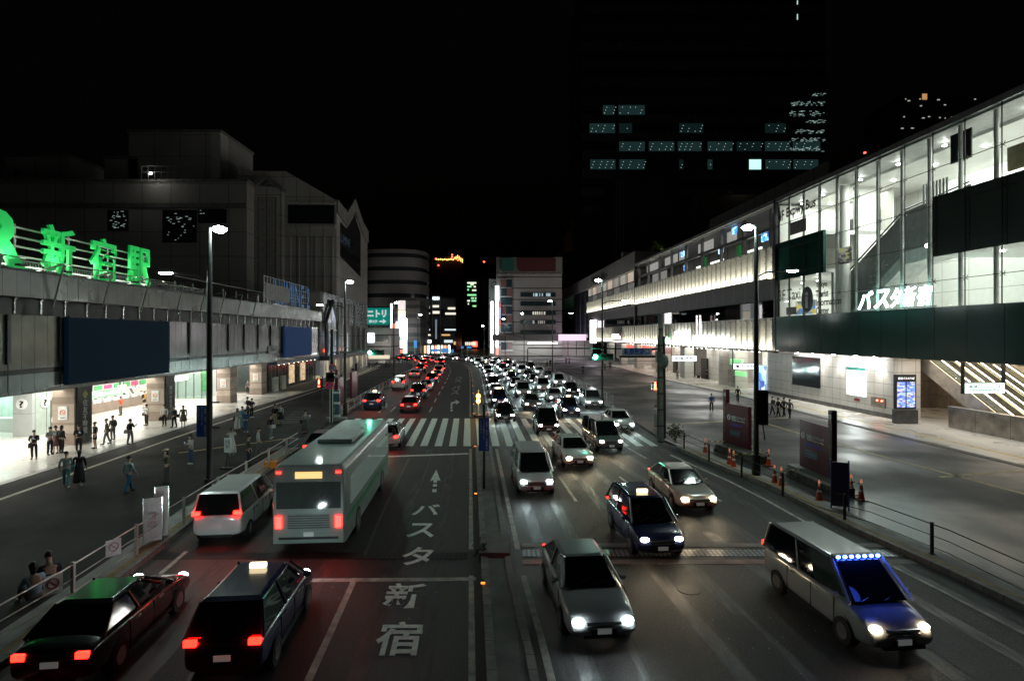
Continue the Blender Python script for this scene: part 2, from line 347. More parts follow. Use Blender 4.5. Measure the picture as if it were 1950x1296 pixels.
# lettering
def rt(s, px, py, w, h, sh=0.):
    g = G(px,py,0); o = text('road_lettering', s, paint, w, h, (g.x,g.y,.014), RG, ext=.001, bold=.02, shear=-.075+sh); o['kind'] = 'structure'
rt('バ', 812, 970, 1.15, 1.5); rt('ス', 802, 1009, 1.05, 1.6); rt('タ', 795, 1058, 1.05, 1.6)
rt('新', 772, 1133, 1.17, 1.6); rt('宿', 760, 1214, 1.12, 1.6)
def arrow(x, y, L=4.6, w=.55, turn=0, k=-.11):
    mb = MB(); z = .014
    q = lambda a, b: (x+a+k*b, y+b, z)
    if not turn:
        mb.quad(q(0,L), q(-w/2,L*.45), q(-.09,L*.5), q(.09,L*.5), q(w/2,L*.45))
        mb.quad(q(-.09,L*.5),q(-.09,L*.38),q(.09,L*.38),q(.09,L*.5))
        for a, b in ((.22,.32),(0,.12)): mb.quad(q(-.1,L*a),q(.1,L*a),q(.1,L*b),q(-.1,L*b))
    else:
        mb.quad(q(-.1,0),q(.1,0),q(.1,L*.15),q(-.1,L*.15)); mb.quad(q(-.1,L*.22),q(.1,L*.22),q(.1,L*.4),q(-.1,L*.4))
        mb.quad(q(-.1,L*.45),q(.1,L*.45),q(.12,L*.7),q(.5,L*.78),q(.5,L*.95),q(0,L*.85)); mb.quad(q(.5,L*.6),q(.95,L*.86),q(.5,L*1.15))
    mb.build('road_marking_arrow', paint)['kind'] = 'structure'
def gx(px, py): g = G(px,py,0); return g.x, g.y
arrow(*gx(827,937)); arrow(*gx(688,945), w=.6); arrow(*gx(563,925), w=.6); arrow(*gx(860,783), L=9, turn=1); arrow(*gx(722,785), L=7, w=.8)
arrow(*gx(440,1000), L=4.2, w=.7)
o = text('road_lettering', '自動車専用', paint_old, 1.3, 12, (gx(868,735)[0],gx(868,735)[1],.014), RG, ext=.001) if False else None
for px, py, hh in ((868,742,12),(873,722,12)):
    g = G(px,py,0)
    t = text('road_lettering', 'バ\nス', paint_old, 1.2, hh, (g.x,g.y,.014), RG, ext=.001, bold=.03, shear=-.075); t['kind'] = 'structure'
# hatched plaza corner paint
for i in range(7):
    a = G(612-i*4.5, 783+i*3.4); tline(.124, a, (a.x-2.6, a.y-.4), .1, paint_old, 'plaza_hatching')
for i in range(6):
    a = G(395-i*5, 935+i*6); tline(.124, a, (a.x+2.2, a.y+1.6), .1, paint_old, 'plaza_hatching')

# ---------------------------------------------------------------- fences
def fence(label, pts, group, rails=(1.0,.62,.24), every=3.2, mat=greym, rr=.022, z=.16, pickets=False, pr=.04, loops=False):
    """pts: list of (X,Y)"""
    root = empty('railing', label, 'railing', (pts[0][0],pts[0][1],z), group=group)
    P0 = Vector((pts[0][0],pts[0][1],0)); Q = [Vector((p[0],p[1],0))-P0 for p in pts]
    segs = []; 
    posts = [Q[0]]; acc = 0
    for a, b in zip(Q, Q[1:]):
        L = (b-a).length; s = every-acc
        while s <= L+1e-6: posts.append(a+(b-a)*s/L); s += every
        acc = L-(s-every)
    mb = MB()
    for a, b in zip(Q, Q[1:]):
        for h_ in rails: mb.cyl(a+Vector((0,0,h_)), b+Vector((0,0,h_)), rr if h_ == rails[0] else rr*.7, n=6)
        if pickets:
            L = (b-a).length; n = int(L/.5)
            for i in range(n): p = a+(b-a)*(i+.5)/n; mb.cyl(p+Vector((0,0,rails[-1])), p+Vector((0,0,rails[0])), .008, n=4)
    mb.build('rails', mat, root)
    for p in posts:
        b = MB().box(p.x-pr,p.x+pr,p.y-pr,p.y+pr,0,1.07); b.box(p.x-pr*2,p.x+pr*2,p.y-pr*2,p.y+pr*2,0,.02); b.build('post', mat, root)
    return root
def gp(lst, z=.16): return [tuple(G(x,y,z)[:2]) for x, y in lst]
whf = M('white_worn_rail', (.5,.5,.47), .45, metal=.3, noise=.2)
fence('white railing of three rails beside the parked commuters, left kerb of the road', gp([(-60,1270),(118,1158),(240,1072),(331,1012),(400,963),(500,898),(567,853)]), 'roadside railings', mat=whf)
fence('long white railing running from the no-parking sign away to the bend', gp([(634,802),(705,758),(760,725),(797,706)])+[(-22.6,137),(-27.5,152)], 'roadside railings', rails=(1.0,.75,.5,.25), mat=whf, every=3)
fence('long pale railing on the far right kerb, curving away past the bend', [(terp(RK,d)+.6,d) for d in (60,72,84,96,108,120,132,144,155,165)], 'roadside railings', rails=(1.0,.75,.5,.25), mat=whf, every=3)
fence('dark railing of three rails in front of the maroon map boards', gp([(1264,836),(1340,874),(1456,928),(1555,975),(1659,1006),(1809,1068),(1990,1160)]), 'roadside railings', mat=dark, every=3.6)
# notices on the fence
def notice(px, py, w, h, lab, mat=whitem):
    d = G(px,py+0,.9).y; p = P(px,py,d)
    n = empty('notice_board', lab, 'notice', p, rz=math.radians(55), group='notices hung on the railing')
    MB().box(-w/2,w/2,-.012,.012,-h/2,h/2).build('panel', mat, n)
    m = MB()
    for k in range(20): a = 2*math.pi*k/20; b = 2*math.pi*(k+1)/20; m.cyl((math.cos(a)*w*.3,-.02,math.sin(a)*w*.3+.03),(math.cos(b)*w*.3,-.02,math.sin(b)*w*.3+.03),.012,n=4)
    m.cyl((-w*.2,-.02,w*.2+.03),(w*.2,-.02,-w*.2+.03),.012,n=4); m.build('prohibition_symbol', M('red_print',(.5,.03,.03),.5), n)
notice(101,1112,.42,.5,'small white notice with a red ring on the near end of the railing')
notice(216,1042,.42,.5,'small white notice with a red ring further along the railing')
g = P(516,865,36.5); n = empty('banner', 'grey lettered banner tied to the railing near its far end', 'banner', g, rz=math.radians(80))
MB().box(-1.3,1.3,-.01,.01,-.35,.35).build('panel', M('grey_cloth',(.3,.3,.29),.8), n)
g = G(515,890); c = MB().box(-.3,.3,-.2,.2,0,.35).build('crate', M('orange_plastic',(.7,.25,.02),.4), loc=g, bevel=.03); tag(c, 'small orange box on the ground under the grey banner', 'box')
# thin standing signs
for px, y0, y1, w, lab in ((291,948,1035,.55,'narrow white standing notice with a small red heading beside the railing'),(308,926,1026,.4,'taller plain white standing panel just behind the narrow notice')):
    d = G(px,y1).y; hh = (y1-y0)/F*d; b = G(px,y1)
    r = empty('standing_sign', lab, 'sign', b, rz=.5, group='white standing signs')
    MB().box(-w/2,w/2,-.02,.02,.12,hh).build('panel', whitem, r)
    MB().box(-w/2-.03,-w/2,-.03,.03,0,hh+.03).box(w/2,w/2+.03,-.03,.03,0,hh+.03).build('frame', chrome, r)
    if w > .5: text('lettering', '！\nご注意\nください', M('red_print',(.5,.03,.03),.5), w*.5, hh*.5, (0,-.03,hh*.62), RC, r, ext=.002)
# ---------------------------------------------------------------- left station building
A1 = math.atan(.05)
st = empty('station_building', 'long low grey station building with lit concourse under a deep overhang, left side', 'building', (-26.6,0,0), A1)
MB().box(-.9,.5,16,93.5,9.64,11.1).build('fascia', panel, st)
MB().box(-3,-.75,16,93.4,8.64,9.64).build('recess', dark, st)
MB().box(-.93,.53,16,93.6,11.1,11.22).build('coping', dark, st)
MB().box(-1,0,16,93.5,5.5,8.64).build('upper_wall', panel_g, st)
MB().box(-1,-.03,16,93.5,5.2,5.5).build('glass_band', M('station_glass_band',(.01,.022,.018),.15), st)
MB().box(-1,-.01,16,93.5,4.25,5.2).build('lower_wall', panel_g, st)
MB().box(-16,.06,16,93.5,4.05,4.25).build('soffit', panel, st)
MB().box(-40,-1,16,93,11.0,11.1).build('roof', conc_dark, st)
d = 17.1
proto = None
while d < 93:
    m = MB().cyl((0,0,0),(0,0,.86),.085,n=10).box(-.14,.14,-.1,.1,.86,.94)
    if proto is None: proto = m.build('canopy_stud', chrome, st, loc=(-.25,d,8.7)); 
    else:
        o = proto.copy(); C.objects.link(o); o.parent = st; o.location = (-.25,d,8.7)
    d += 2.0
v = 20.3
while v < 92:
    MB().box(0,.14,v-.13,v+.13,5.85,8.64).cyl((.07,v,5.85),(.07,v,4.3),.025,n=6).build('drain_pipe', dark, st); v += 4.0
for v in (27.3,38.5,49.3,62.2,71):
    p = MB().box(-2.0,-.6,v,v+1.7,0,4.05).build('pillar', stone, st)
    MB().box(-2.03,-.57,v-.03,v+1.73,.16,.95).build('plinth', stone_d, p)
    MB().box(-2.02,-.58,v-.02,v+1.72,1.5,1.62).box(-2.02,-.58,v-.02,v+1.72,2.9,3.35).build('stone_course', stone_d, p)
    n = MB().box(-1.6,-1.0,v-.06,v-.02,1.85,2.75).build('notice', whitem, p)
    m = MB()
    for k in range(14): a = 2*math.pi*k/14; b = 2*math.pi*(k+1)/14; m.cyl((-1.3+.16*math.cos(a),v-.075,2.35+.16*math.sin(a)),(-1.3+.16*math.cos(b),v-.075,2.35+.16*math.sin(b)),.022,n=4)
    m.cyl((-1.41,v-.075,2.46),(-1.19,v-.075,2.24),.02,n=4).build('no_smoking_symbol', M('orange_print',(.8,.2,.08),.5), n); MB().box(-1.45,-1.15,v-.07,v-.062,1.95,2.02).build('caption_bar', greym, n)
# banners on two pillars
for v, s, lab in ((38.5,'住友不動産','tall black pillar banner with white characters beside the near stone pillar'),(49.3,'東京の住まい','tall black pillar banner with two faint columns of characters on the second pillar')):
    b = empty('pillar_banner', lab, 'banner', (-26.6,0,0), A1, group='black pillar banners')
    MB().box(-.57,-.5,v+.15,v+1.6,.25,4.0).build('panel', blackm, b)
    text('lettering', '\n'.join(s), M('grey_print',(.4,.42,.42),.5), .5, 2.3, (-.49,v+.9,1.95), RL, b, ext=.006, bold=.02)
    if v < 40: MB().prism([(-.3,0),(0,.3),(.3,0),(0,-.3)], lambda a, c, t: (t,v+.9+a,3.45+c), -.5, -.485).build('diamond_emblem', M('olive_print',(.3,.28,.08),.5), b)
# interior: walls, ceiling lights, floor
MB().box(-17,-1,16,79.9,3.9,4.04).build('concourse_ceiling', white_w, st)
MB().quad((-16,42.1,.16),(-7.2,42.1,.16),(-7.2,42.1,3.9),(-16,42.1,3.9)).build('office_front', clear, st)
MB().box(-7.25,-5.9,42,42.25,.16,3.9).build('office_wall', M('grey_partition',(.42,.45,.45),.35,noise=.05,seam=((0,1.9,.04),(2,1.8,.02))), st)
MB().box(-5.95,-5.8,42.25,46,.16,3.9).build('office_glass_screen', M('frosted_panel',(.4,.47,.43),.25,noise=.1,seam=((1,1.2,.05),)), st)
MB().box(-5.79,-5.75,43.6,45.0,.16,2.6).build('office_door', M('door_dark_grey',(.12,.14,.13),.3), st)
MB().box(-16,-5.8,46,46.2,.16,3.9).build('office_back', M('pale_green_wall',(.55,.68,.6),.5), st)
MB().box(-15,-8,44,44.8,.16,1.2).build('office_counter', white_w, st)
q = MB().cyl((-6.62,41.96,2.5),(-6.62,41.99,2.5),.4,n=24).build('enquiry_symbol', whitem, st)
text('question_mark', '?', dark, .3, .48, (-6.62,41.94,2.5), RC, q, ext=.004, bold=.02)
q = MB().cyl((-5.77,43.0,2.5),(-5.74,43.0,2.5),.4,n=24).build('enquiry_symbol', whitem, st)
text('question_mark', '?', dark, .3, .48, (-5.72,43.0,2.5), RL, q, ext=.004, bold=.02)
text('rail_mark', 'JR', EM('mark_green',(.15,1,.4),2.2), .6, .4, (-5.2,43.4,2.95), RC, st, ext=.03, bold=.03)
MB().box(-10.6,-10.3,50.2,70,.16,3.9).build('back_wall', white_w, st)
MB().box(-10.5,-1,79.8,80,.16,3.9).build('end_wall', white_w, st)
MB().box(-10.5,-5.5,70,70.3,.16,3.9).build('end_wall', white_w, st)
MB().box(-10.5,-4.9,67,67.1,.16,3.0).build('sliding_doors', clear, st)
for i in range(7): MB().box(-10.4+i*.9,-10.34+i*.9,66.95,67.15,.16,3.05).build('door_mullion', greym, st)
MB().box(-10.3,-9.4,51.5,65.5,.16,1.1).build('ticket_counter', stone_d, st)
for i in range(9):
    v = 52.5+i*1.45
    t = empty('ticket_machine', ['white ticket machine, first in the row from the near end','white ticket machine, second in the row','white ticket machine, third in the row','white ticket machine in the row behind the red-shirted person','middle ticket machine of the row on the counter','white ticket machine, fourth from the far end of the row','white ticket machine, third from the far end of the row','white ticket machine, second from the far end of the row','white ticket machine, last one at the far end of the row'][i], 'ticket machine', (-26.6,0,0), A1, 'ticket machines in a row')
    MB().prism([(-9.4,1.1),(-9.4,1.35),(-9.85,2.1),(-10.28,2.1),(-10.28,1.1)], lambda a, c, s_: (a,s_,c), v, v+1.05).build('body', M('machine_white',(.7,.72,.66),.35), t)
    MB().prism([(-9.46,1.45),(-9.78,2.0),(-9.75,2.02),(-9.43,1.47)], lambda a, c, s_: (a,s_,c), v+.15, v+.6).build('screen', blackm, t)
    MB().box(-10.28,-10.2,v,v+1.05,2.2,2.6).build('header', M('machine_header_green',(.1,.45,.15),.4) if i % 3 else M('machine_header_pink',(.7,.1,.25),.4), t)
MB().box(-10.28,-10.2,51,66,2.7,3.5).build('route_map_panel', EM('map_panel',(1,.98,.9),.9), st)
MB().box(-8.9,-8.4,52,52.1,.16,2.3).build('cream_cabinet', white_w, st)
MB().box(-9.6,-9.0,50.6,51.4,.16,2.6).build('blue_display', M('blue_display',(.02,.08,.4),.4), st)
def hang(lab, u, v0, v1, z0, z1, em, txt=None, tm=None):
    s = empty('hanging_sign', lab, 'sign', (-26.6,0,0), A1, 'signs hanging in the left concourse')
    MB().box(u-.15,u,v0,v1,z0,z1).build('panel', em, s)
    MB().cyl((u-.07,v0+.3,z1),(u-.07,v0+.3,3.9),.025,n=5).cyl((u-.07,v1-.3,z1),(u-.07,v1-.3,3.9),.025,n=5).build('hanger', dark, s)
    if txt: text('lettering', txt, tm, (v1-v0)*.8, (z1-z0)*.5, (u+.02,(v0+v1)/2,(z0+z1)/2), RL, s, ext=.004, bold=.02)
hang('long green lit sign with white lettering hanging over the ticket area', -4, 45.3,49.3,2.45,3.05, EM('sign_green',(.05,.55,.15),1.1), '新宿駅 きっぷうりば', EM('sign_white',(1,1,1),2.5))
hang('short orange-lit departure sign hanging beyond the ticket machines', -4,51,53.6,2.5,2.78, EM('sign_orange',(1,.25,.05),1.0))
hang('square yellow clock sign hanging above the long green one', -4.4,49.5,50.5,2.5,3.2, EM('sign_yellow',(.7,.7,.25),.9))
hang('white lit panel sign hanging inside the third opening', -3,54.5,58.2,3.0,3.5, EM('sign_white2',(1,1,1),3))
m = EM('poster_mix',(.2,.3,.8),.5)
MB().box(-5.4,-4.4,69.6,69.8,.7,3.6).build('poster_panel', M('poster_blue',(.03,.05,.2),.4), st)
MB().box(-7.2,-6.3,69.6,69.8,.7,3.2).build('poster_panel', M('poster_green',(.2,.5,.2),.4), st)
for v, L in ((30,18),(45,8),(56,12),(68,10),(76,6)):
    for u in (-4,-8.5,-13):
        if u == -13 and v > 50: continue
        MB().box(u-.12,u+.12,v-L/2,v+L/2,3.86,3.9).build('ceiling_lamp', EM('strip_lamp',(1,.98,.9),7), st)
for v, e in ((24,190),(33,260),(42,260),(52,230),(62,230),(72,240),(77,160)):
    light('AREA','concourse_light',(-3.6,v,3.8),e*2.0,(1,.97,.88),st,size=4.6,size_y=8)
light('AREA','office_light',(-11,44.1,3.8),300,(.85,1,.92),st,size=6,size_y=3)
for v, e in ((56,110),(66,90)): light('AREA','concourse_light',(-8,v,3.8),e*2.4,(1,.98,.93),st,size=4,size_y=7)
# shops beyond the concourse
MB().box(-6,-.4,73,93.4,0,.3).build('shop_base', stone_d, st)
MB().box(-6,-.5,73,93.4,.3,3.6).build('shop_window_wall', M('dark_shop_glass',(.05,.06,.055),.12,seam=((1,1.3,.1),),seamcol=(.3,.31,.3)), st)
MB().box(-6,.25,74,93.4,3.6,4.05).build('shop_canopy', M('blue_grey_canopy',(.06,.1,.13),.35), st)
for v in (80.5,85.5):
    w_ = MB().box(-.5,-.44,v,v+2.4,.7,3.3).build('lit_window', EMP('bottle_shelves',[(.9,.55,.25),(1,.75,.4),(.5,.25,.1),(.9,.8,.6)],.8,0,5,6), st)
    MB().box(-.46,-.4,v-.1,v,.6,3.4).box(-.46,-.4,v+2.4,v+2.5,.6,3.4).build('window_frame', greym, w_)
for i in range(9): MB().cyl((.1,75+i*2,3.55),(.1,75+i*2,3.6),.07,n=8).build('canopy_downlight', EM('small_down',(1,.9,.7),14), st)
MB().box(.02,.12,71.4,74.2,5.2,6.1).build('wall_screen', M('screen_grey',(.25,.26,.26),.4), st)
text('screen_lettering','東南口', blackm, 1.9,.5,(.14,72.8,5.65), RL, st, ext=.01)
# machines under the far pillar
for v, m_, lab in ((74.3,'machine_white','pale vending machine against the last stone pillar'),(77.2,'cream_board','cream notice board with orange flowers below, beside the vending machine')):
    q = empty('vending_machine' if v < 75 else 'notice_board', lab, 'vending machine' if v < 75 else 'notice board', (-26.6,0,0), A1)
    MB().box(-.55,-.2,v,v+1.5,.16,2.0).build('body', M(m_,(.62,.58,.42),.4), q); MB().box(-.2,-.17,v+.15,v+1.35,1.0,1.8).build('front', M('pale_front',(.5,.6,.6),.3), q)
# roof sign letters
sg = empty('roof_sign', 'huge green three-dimensional station name letters on the left roof edge', 'sign', (-26.6,0,0), A1)
grn = M('sign_letter_green', (.03,.62,.13), .45, noise=.04, emit=(.0,.6,.1), estr=.3)
for s, v0, v1, z0, z1 in (('J',26.4,28.9,11.3,14.9),('R',30.4,33.4,11.3,14.4),('新',34.7,37.5,11.3,14.25),('宿',39.0,41.7,11.3,14.2),('駅',43.1,46.0,11.3,14.2)):
    text('letter', s, grn, v1-v0, z1-z0, (.1,(v0+v1)/2,(z0+z1)/2), RL, sg, ext=.09, bold=.014 if s not in 'JR' else .045)
fr = MB()
for k in range(5): fr.box(-.75,-.68,24,47,11.5+k*.56,11.6+k*.56)
fr.build('frame_rail', M('sign_rail_white',(.45,.47,.45),.35), sg)
for v in (24,29.4,34,38.4,42.4,46.9): MB().cyl((-.9,v,11.1),(-.9,v,14),.05,n=6).cyl((-.9,v,13.6),(-2.6,v,11.1),.035,n=6).build('frame_post', whitem, sg)
lv = MB()
v = 24.
while v < 60: lv.box(-2.4,-2.3,v,v+.1,11.1,12.1); v += .24
lv.build('roof_louvre_screen', greym, st)
MB().box(-2.42,-2.28,24,60,12.1,12.18).build('roof_louvre_rail', greym, st)
for v in (26,30.5,35,39.5,44,49,53,57,61,65):
    b = MB().tube([(-.9,v,11.2),(1.1,v,11.75),(1.2,v,11.7),(.55,v,9.2)],.05,6).build('sign_bracket', M('bracket_green_grey',(.3,.34,.28),.4), st)
MB().tube([(1.1,24,11.75),(1.1,48,11.75)],.035,6).build('bracket_rail', M('bracket_green_grey',(.3,.34,.28),.4), st)
for v in (25,28.5,32,35.5,39,42.5,46):
    f_ = MB().box(.85,1.15,v-.25,v+.25,11.3,11.42).build('floodlight', blackm, sg)
    light('SPOT','flood_lamp',(1.0,v,11.48),240,(.95,1,.9),sg,size=.18,spot=120,blend=.8,target=(.2,v,13.2))
    light('AREA','flood_lamp',(-.4,v,11.25),44,(.95,1,.9),sg,size=.3,size_y=3,rot=(math.pi,0,0))
# roof edge rail and clutter
rr = fence('thin white roof railing above the left station wall', [(0,0),(0,34)], None, rails=(1.5,.1), every=3.1, mat=whitem, rr=.03, z=11.1, pr=.04)
rr.location = (-26.6-2.6,50,11.1); rr.rotation_euler.z = A1; del rr['category']; rr['category'] = 'railing'
bb = empty('rooftop_board', 'blank pale board with dark marks on the station roof', 'board', (-29.4,69,11.1), A1)
MB().box(-.1,.1,0,8,.6,2.6).build('panel', M('pale_board',(.34,.34,.32),.6), bb)
lu = empty('roof_sign', 'tall thin blue letters and numeral on a white lattice above the station roof', 'sign', (-26.6,0,0), A1)
text('letter','LUMINE 2',M('blue_letters',(.02,.16,.42),.4,emit=(.02,.2,.6),estr=.12),15,3.2,(-.2,81.8,13.1),RL,lu,ext=.03)
lt = MB()
for i in range(18): lt.box(-.62,-.56,71.8+i*1.05,71.86+i*1.05,11.2,14.9)
for k in range(5): lt.box(-.62,-.56,71.8,89.7,11.4+k*.85,11.46+k*.85)
lt.build('lattice', whitem, lu); MB().box(-.6,.3,73,87.8,11.15,11.4).build('base_rail', greym, lu)
# billboards (blank)
for v0, v1, z0, z1, c, lab in ((36.5,48.3,4.35,8.6,(.0015,.0065,.0135),'large blank very dark navy billboard on the station wall'),(76.6,88.4,4.5,8.58,(.014,.033,.09),'smaller blank mid-blue billboard further along the station wall')):
    q = empty('billboard', lab, 'billboard', (-26.6,0,0), A1, 'blank billboards on the station wall')
    MB().box(.15,.42,v0,v1,z0,z1).build('panel', M('billboard_%d'%v0, c, .7, noise=.02, spec=.1, emit=c, estr=.6), q)
    fr = MB()
    for a in (v0+.6,(v0+v1)/2,v1-.6): fr.box(0,.15,a-.1,a+.1,z0,z1+.1)
    fr.build('bracket', dark, q)

# ---------------------------------------------------------------- department store block behind (left)
g2 = empty('department_store', 'tall pale stone department store with a pointed gable beyond the station', 'building', (-26.6,0,0), A1)
bm_ = bldg
MB().prism([(-17.5,0),(0,0),(0,31.8),(-1.5,32.7),(-9,37),(-15.5,37),(-17.5,38)], lambda a, c, t: (a,t,c), 105, 133).build('wall', bm_, g2)
MB().box(-40,-.1,94.5,105,0,11).box(-12,-.1,95,105,11,14.6).build('lower_wall', bm_, g2)
MB().box(-15.2,-9.3,103.8,105,11,34).build('tower_relief', bm_, g2)
MB().prism([(-15.6,33.6),(-12.2,36.2),(-8.9,33.6),(-9.3,33.0),(-12.2,35.2),(-15.2,33.0)], lambda a, c, t: (a,t,c), 103.4, 104.9).build('pointed_gable', conc_dark, g2)
MB().box(-14.4,-10.1,103.6,103.8,12,32).build('tower_panel', M('relief_panel',(.25,.24,.22),.6,seam=((0,1.5,.12),)), g2)
MB().box(-8.6,-.4,104.7,105,27.6,30.9).build('top_window', gl_black, g2)
MB().box(-8.8,-.1,104.5,105.1,26.7,27.3).box(-8.8,-.1,104.5,105.1,31.1,31.5).build('cornice', bm_, g2)
for i in range(6): MB().box(-8.3+i*1.5,-8.1+i*1.5,104.75,105,12,25.2).build('pilaster', bm_, g2)
MB().prism([(105,29.6),(112.3,28.6),(119.4,33),(127,29.6),(133,28.6),(133,31.2),(127,32.2),(119.4,35.6),(112.3,31.2),(105,32)], lambda a, c, t: (t,a,c), -.4, .3).build('gable_cornice', conc_dark, g2)
MB().prism([(107.5,22),(107.5,28.4),(112.5,28),(119.4,32),(125,29.4),(125,20)], lambda a, c, t: (t,a,c), -.1, .12).build('gable_window', M('gable_glass',(.02,.022,.024),.1,seam=((1,2,.12),(2,2.2,.12)),seamcol=(.1,.1,.1)), g2)
text('facade_letters','LUMINE',M('blue_grey_letters',(.1,.16,.26),.4),8,1.5,(.35,110,25.4),RL,g2,ext=.03)
rf = MB()
for i in range(60): rf.box(0,.25,95.8+i*.6,96.1+i*.6,9.5,14.5)
rf.build('ribbed_cladding', M('ribbed_steel',(.5,.52,.53),.22,metal=.8), g2)
# arched glass entrance
ar = MB(); out_ = [(96,3.9),(96,9.8),(99.8,13.4),(103.6,9.8),(103.6,3.9)]
ar.tube([(.6,a,c) for a, c in out_], .3, 6); ar.build('arch_frame', M('arch_green_grey',(.08,.1,.09),.4), g2)
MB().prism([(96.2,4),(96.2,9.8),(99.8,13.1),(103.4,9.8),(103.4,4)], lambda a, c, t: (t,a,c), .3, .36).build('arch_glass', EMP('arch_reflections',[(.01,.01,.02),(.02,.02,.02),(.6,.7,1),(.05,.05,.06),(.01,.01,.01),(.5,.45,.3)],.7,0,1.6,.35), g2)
mm_ = MB()
for i in range(6): mm_.box(.37,.45,97+i*1.1,97.07+i*1.1,4,9.6)
mm_.box(.37,.46,96.2,103.4,8.2,8.35).build('arch_mullion', whitem, g2)
for v, w in ((104.6,1.),(107.4,.7),(110,1.2),(113,.8),(118,.8),(123,.8),(128,.7)):
    MB().box(0,.5,v,v+w,0,13.5 if v < 120 else 9).build('entrance_pier', bldg, g2)
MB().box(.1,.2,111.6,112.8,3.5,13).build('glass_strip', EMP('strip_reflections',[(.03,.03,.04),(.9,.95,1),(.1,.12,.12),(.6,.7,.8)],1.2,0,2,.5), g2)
MB().box(-.2,1.6,94,134,3.3,4.0).build('street_canopy', M('blue_grey_canopy',(.06,.1,.13),.35), g2)
MB().box(0,.1,96,112,4.6,5.1).build('red_light_band', EM('red_band',(1,.12,.05),1.1), g2)
MB().box(-.6,.05,94,133,.3,3.3).build('shop_front', EMP('shop_front_lit',[(.25,.25,.2),(.5,.42,.25),(.08,.08,.08),(.35,.33,.3),(.04,.04,.05)],.9,0,.8,.3), g2)
for i in range(12): MB().cyl((1.2,96+i*3,3.26),(1.2,96+i*3,3.3),.1,n=8).build('canopy_downlight', EM('small_down',(1,.9,.7),14), g2)
for v in (100,112,124): light('AREA','canopy_light',(1.2,v,3.2),70,(1,.9,.75),g2,size=1,size_y=9)
light('AREA','facade_wash',(2.4,104,4.2),220,(.85,.92,1),g2,size=.5,size_y=12,rot=(0,math.radians(165),0))
# dark rooftop masses
dm = M('dark_rooftop_wall', (.3,.29,.27), .7, noise=.2, nscale=.1, seam=((0,5,.1),(2,4.2,.08)))
def mass(name, label, x0, x1, ytop, ybot, d, dep, mat=dm, cat='building', extra=None):
    a = P(x0,ytop,d); b = P(x1,ybot,d)
    r = empty(name, label, cat, (a.x,d,0)); w = b.x-a.x
    MB().box(0,w,0,dep,max(0,b.z),a.z).build('wall', mat, r)
    MB().box(-.2,w+.2,-.2,dep+.2,a.z,a.z+.5).build('parapet', conc_dark, r); return r, w, a.z, b.z
r, w, zt, zb = mass('office_block','long dark building with a parapet behind the green roof sign',-60,470,347,640,100,30)
MB().box(0,w,-.15,0,zt-4.4,zt-3.6).build('cornice', conc_dark, r)
for a, b, c, d_ in ((205,245,400,440),(310,375,400,462),(378,432,398,425)):
    p = P(a,c,100); q = P(b,d_,100); wn_ = MB().box(p.x-r.location.x,q.x-r.location.x,-.1,0,q.z,p.z).build('window', gl_black, r)
    ds = MB(); random.seed(a)
    for k in range(26 if a < 370 else 3):
        x = random.uniform(p.x+.2,q.x-.4)-r.location.x; z = random.uniform(q.z+.2,p.z-.3); ds.box(x,x+random.uniform(.12,.5),-.14,-.1,z,z+.12)
    ds.build('window_reflection', EM('city_reflection',(.8,1,.95),.18), wn_)  # city lights reflected in the windows, painted as small glowing dots
for x0,x1,yt,yb,lab in ((10,66,299,352,'pale cube-shaped rooftop plant room at the far left'),(66,132,298,352,'darker rooftop plant room joined beside the pale cube'),(198,262,303,348,'small grey rooftop box left of the lit roof terrace'),(244,420,252,350,'largest rooftop block with a bright right edge')):
    r_, w_, a_, b_ = mass('rooftop_block', lab, x0, x1, yt, yb, 112, 14, M('pale_plant_wall',(.34,.33,.31),.7) if x0 == 10 else dm)
    for k in (0,): r_['group'] = 'rooftop plant rooms'
    if x0 == 10: MB().box(w_*.28,w_*.5,-.06,0,b_+1.7,b_+3).build('vent_opening', blackm, r_)
    if x0 == 244: MB().box(w_-1.8,w_+.02,-.05,3,zt,a_).build('side_panel', M('light_panel',(.4,.4,.38),.6), r_)
rt_ = empty('roof_canopy','small steel roof canopy with one bright lamp on the dark building','canopy',tuple(P(270,345,98)))
fm = MB(); 
for i in range(9): fm.cyl((i*1.1,0,0),(i*1.1,0,2.6),.04,n=5)
fm.box(0,9,-.05,.05,2.5,2.65).box(0,9,-.05,.05,1.5,1.58).build('frame', greym, rt_)
MB().ell((1.6,-.1,1.3),(.22,.15,.2)).build('lamp', EM('lamp_small',(1,.98,.9),40), rt_); light('POINT','lamp_light',(1.6,-.5,1.3),60,(1,.98,.9),rt_,size=.2)

# floodlights added on the station roof to brighten the stone store and dark block
for v, tgt, lab, e in ((62,(-22,96,26),'small black floodlight added on the station roof to brighten the store',900),(46,(-60,100,28),'small black floodlight added on the station roof to brighten the dark block',600)):
    q = empty('added_floodlight', lab, 'floodlight', (-35,v,11.1), group='added station roof floodlights')
    MB().box(-.25,.25,-.1,.1,.5,.9).cyl((0,0,0),(0,0,.5),.04,n=6).build('housing', blackm, q)
    light('SPOT','flood_lamp',(0,.3,.9),e,(.95,.97,.9),q,size=.2,spot=95,blend=1,target=(tgt[0]+35,tgt[1]-v,tgt[2]-11))
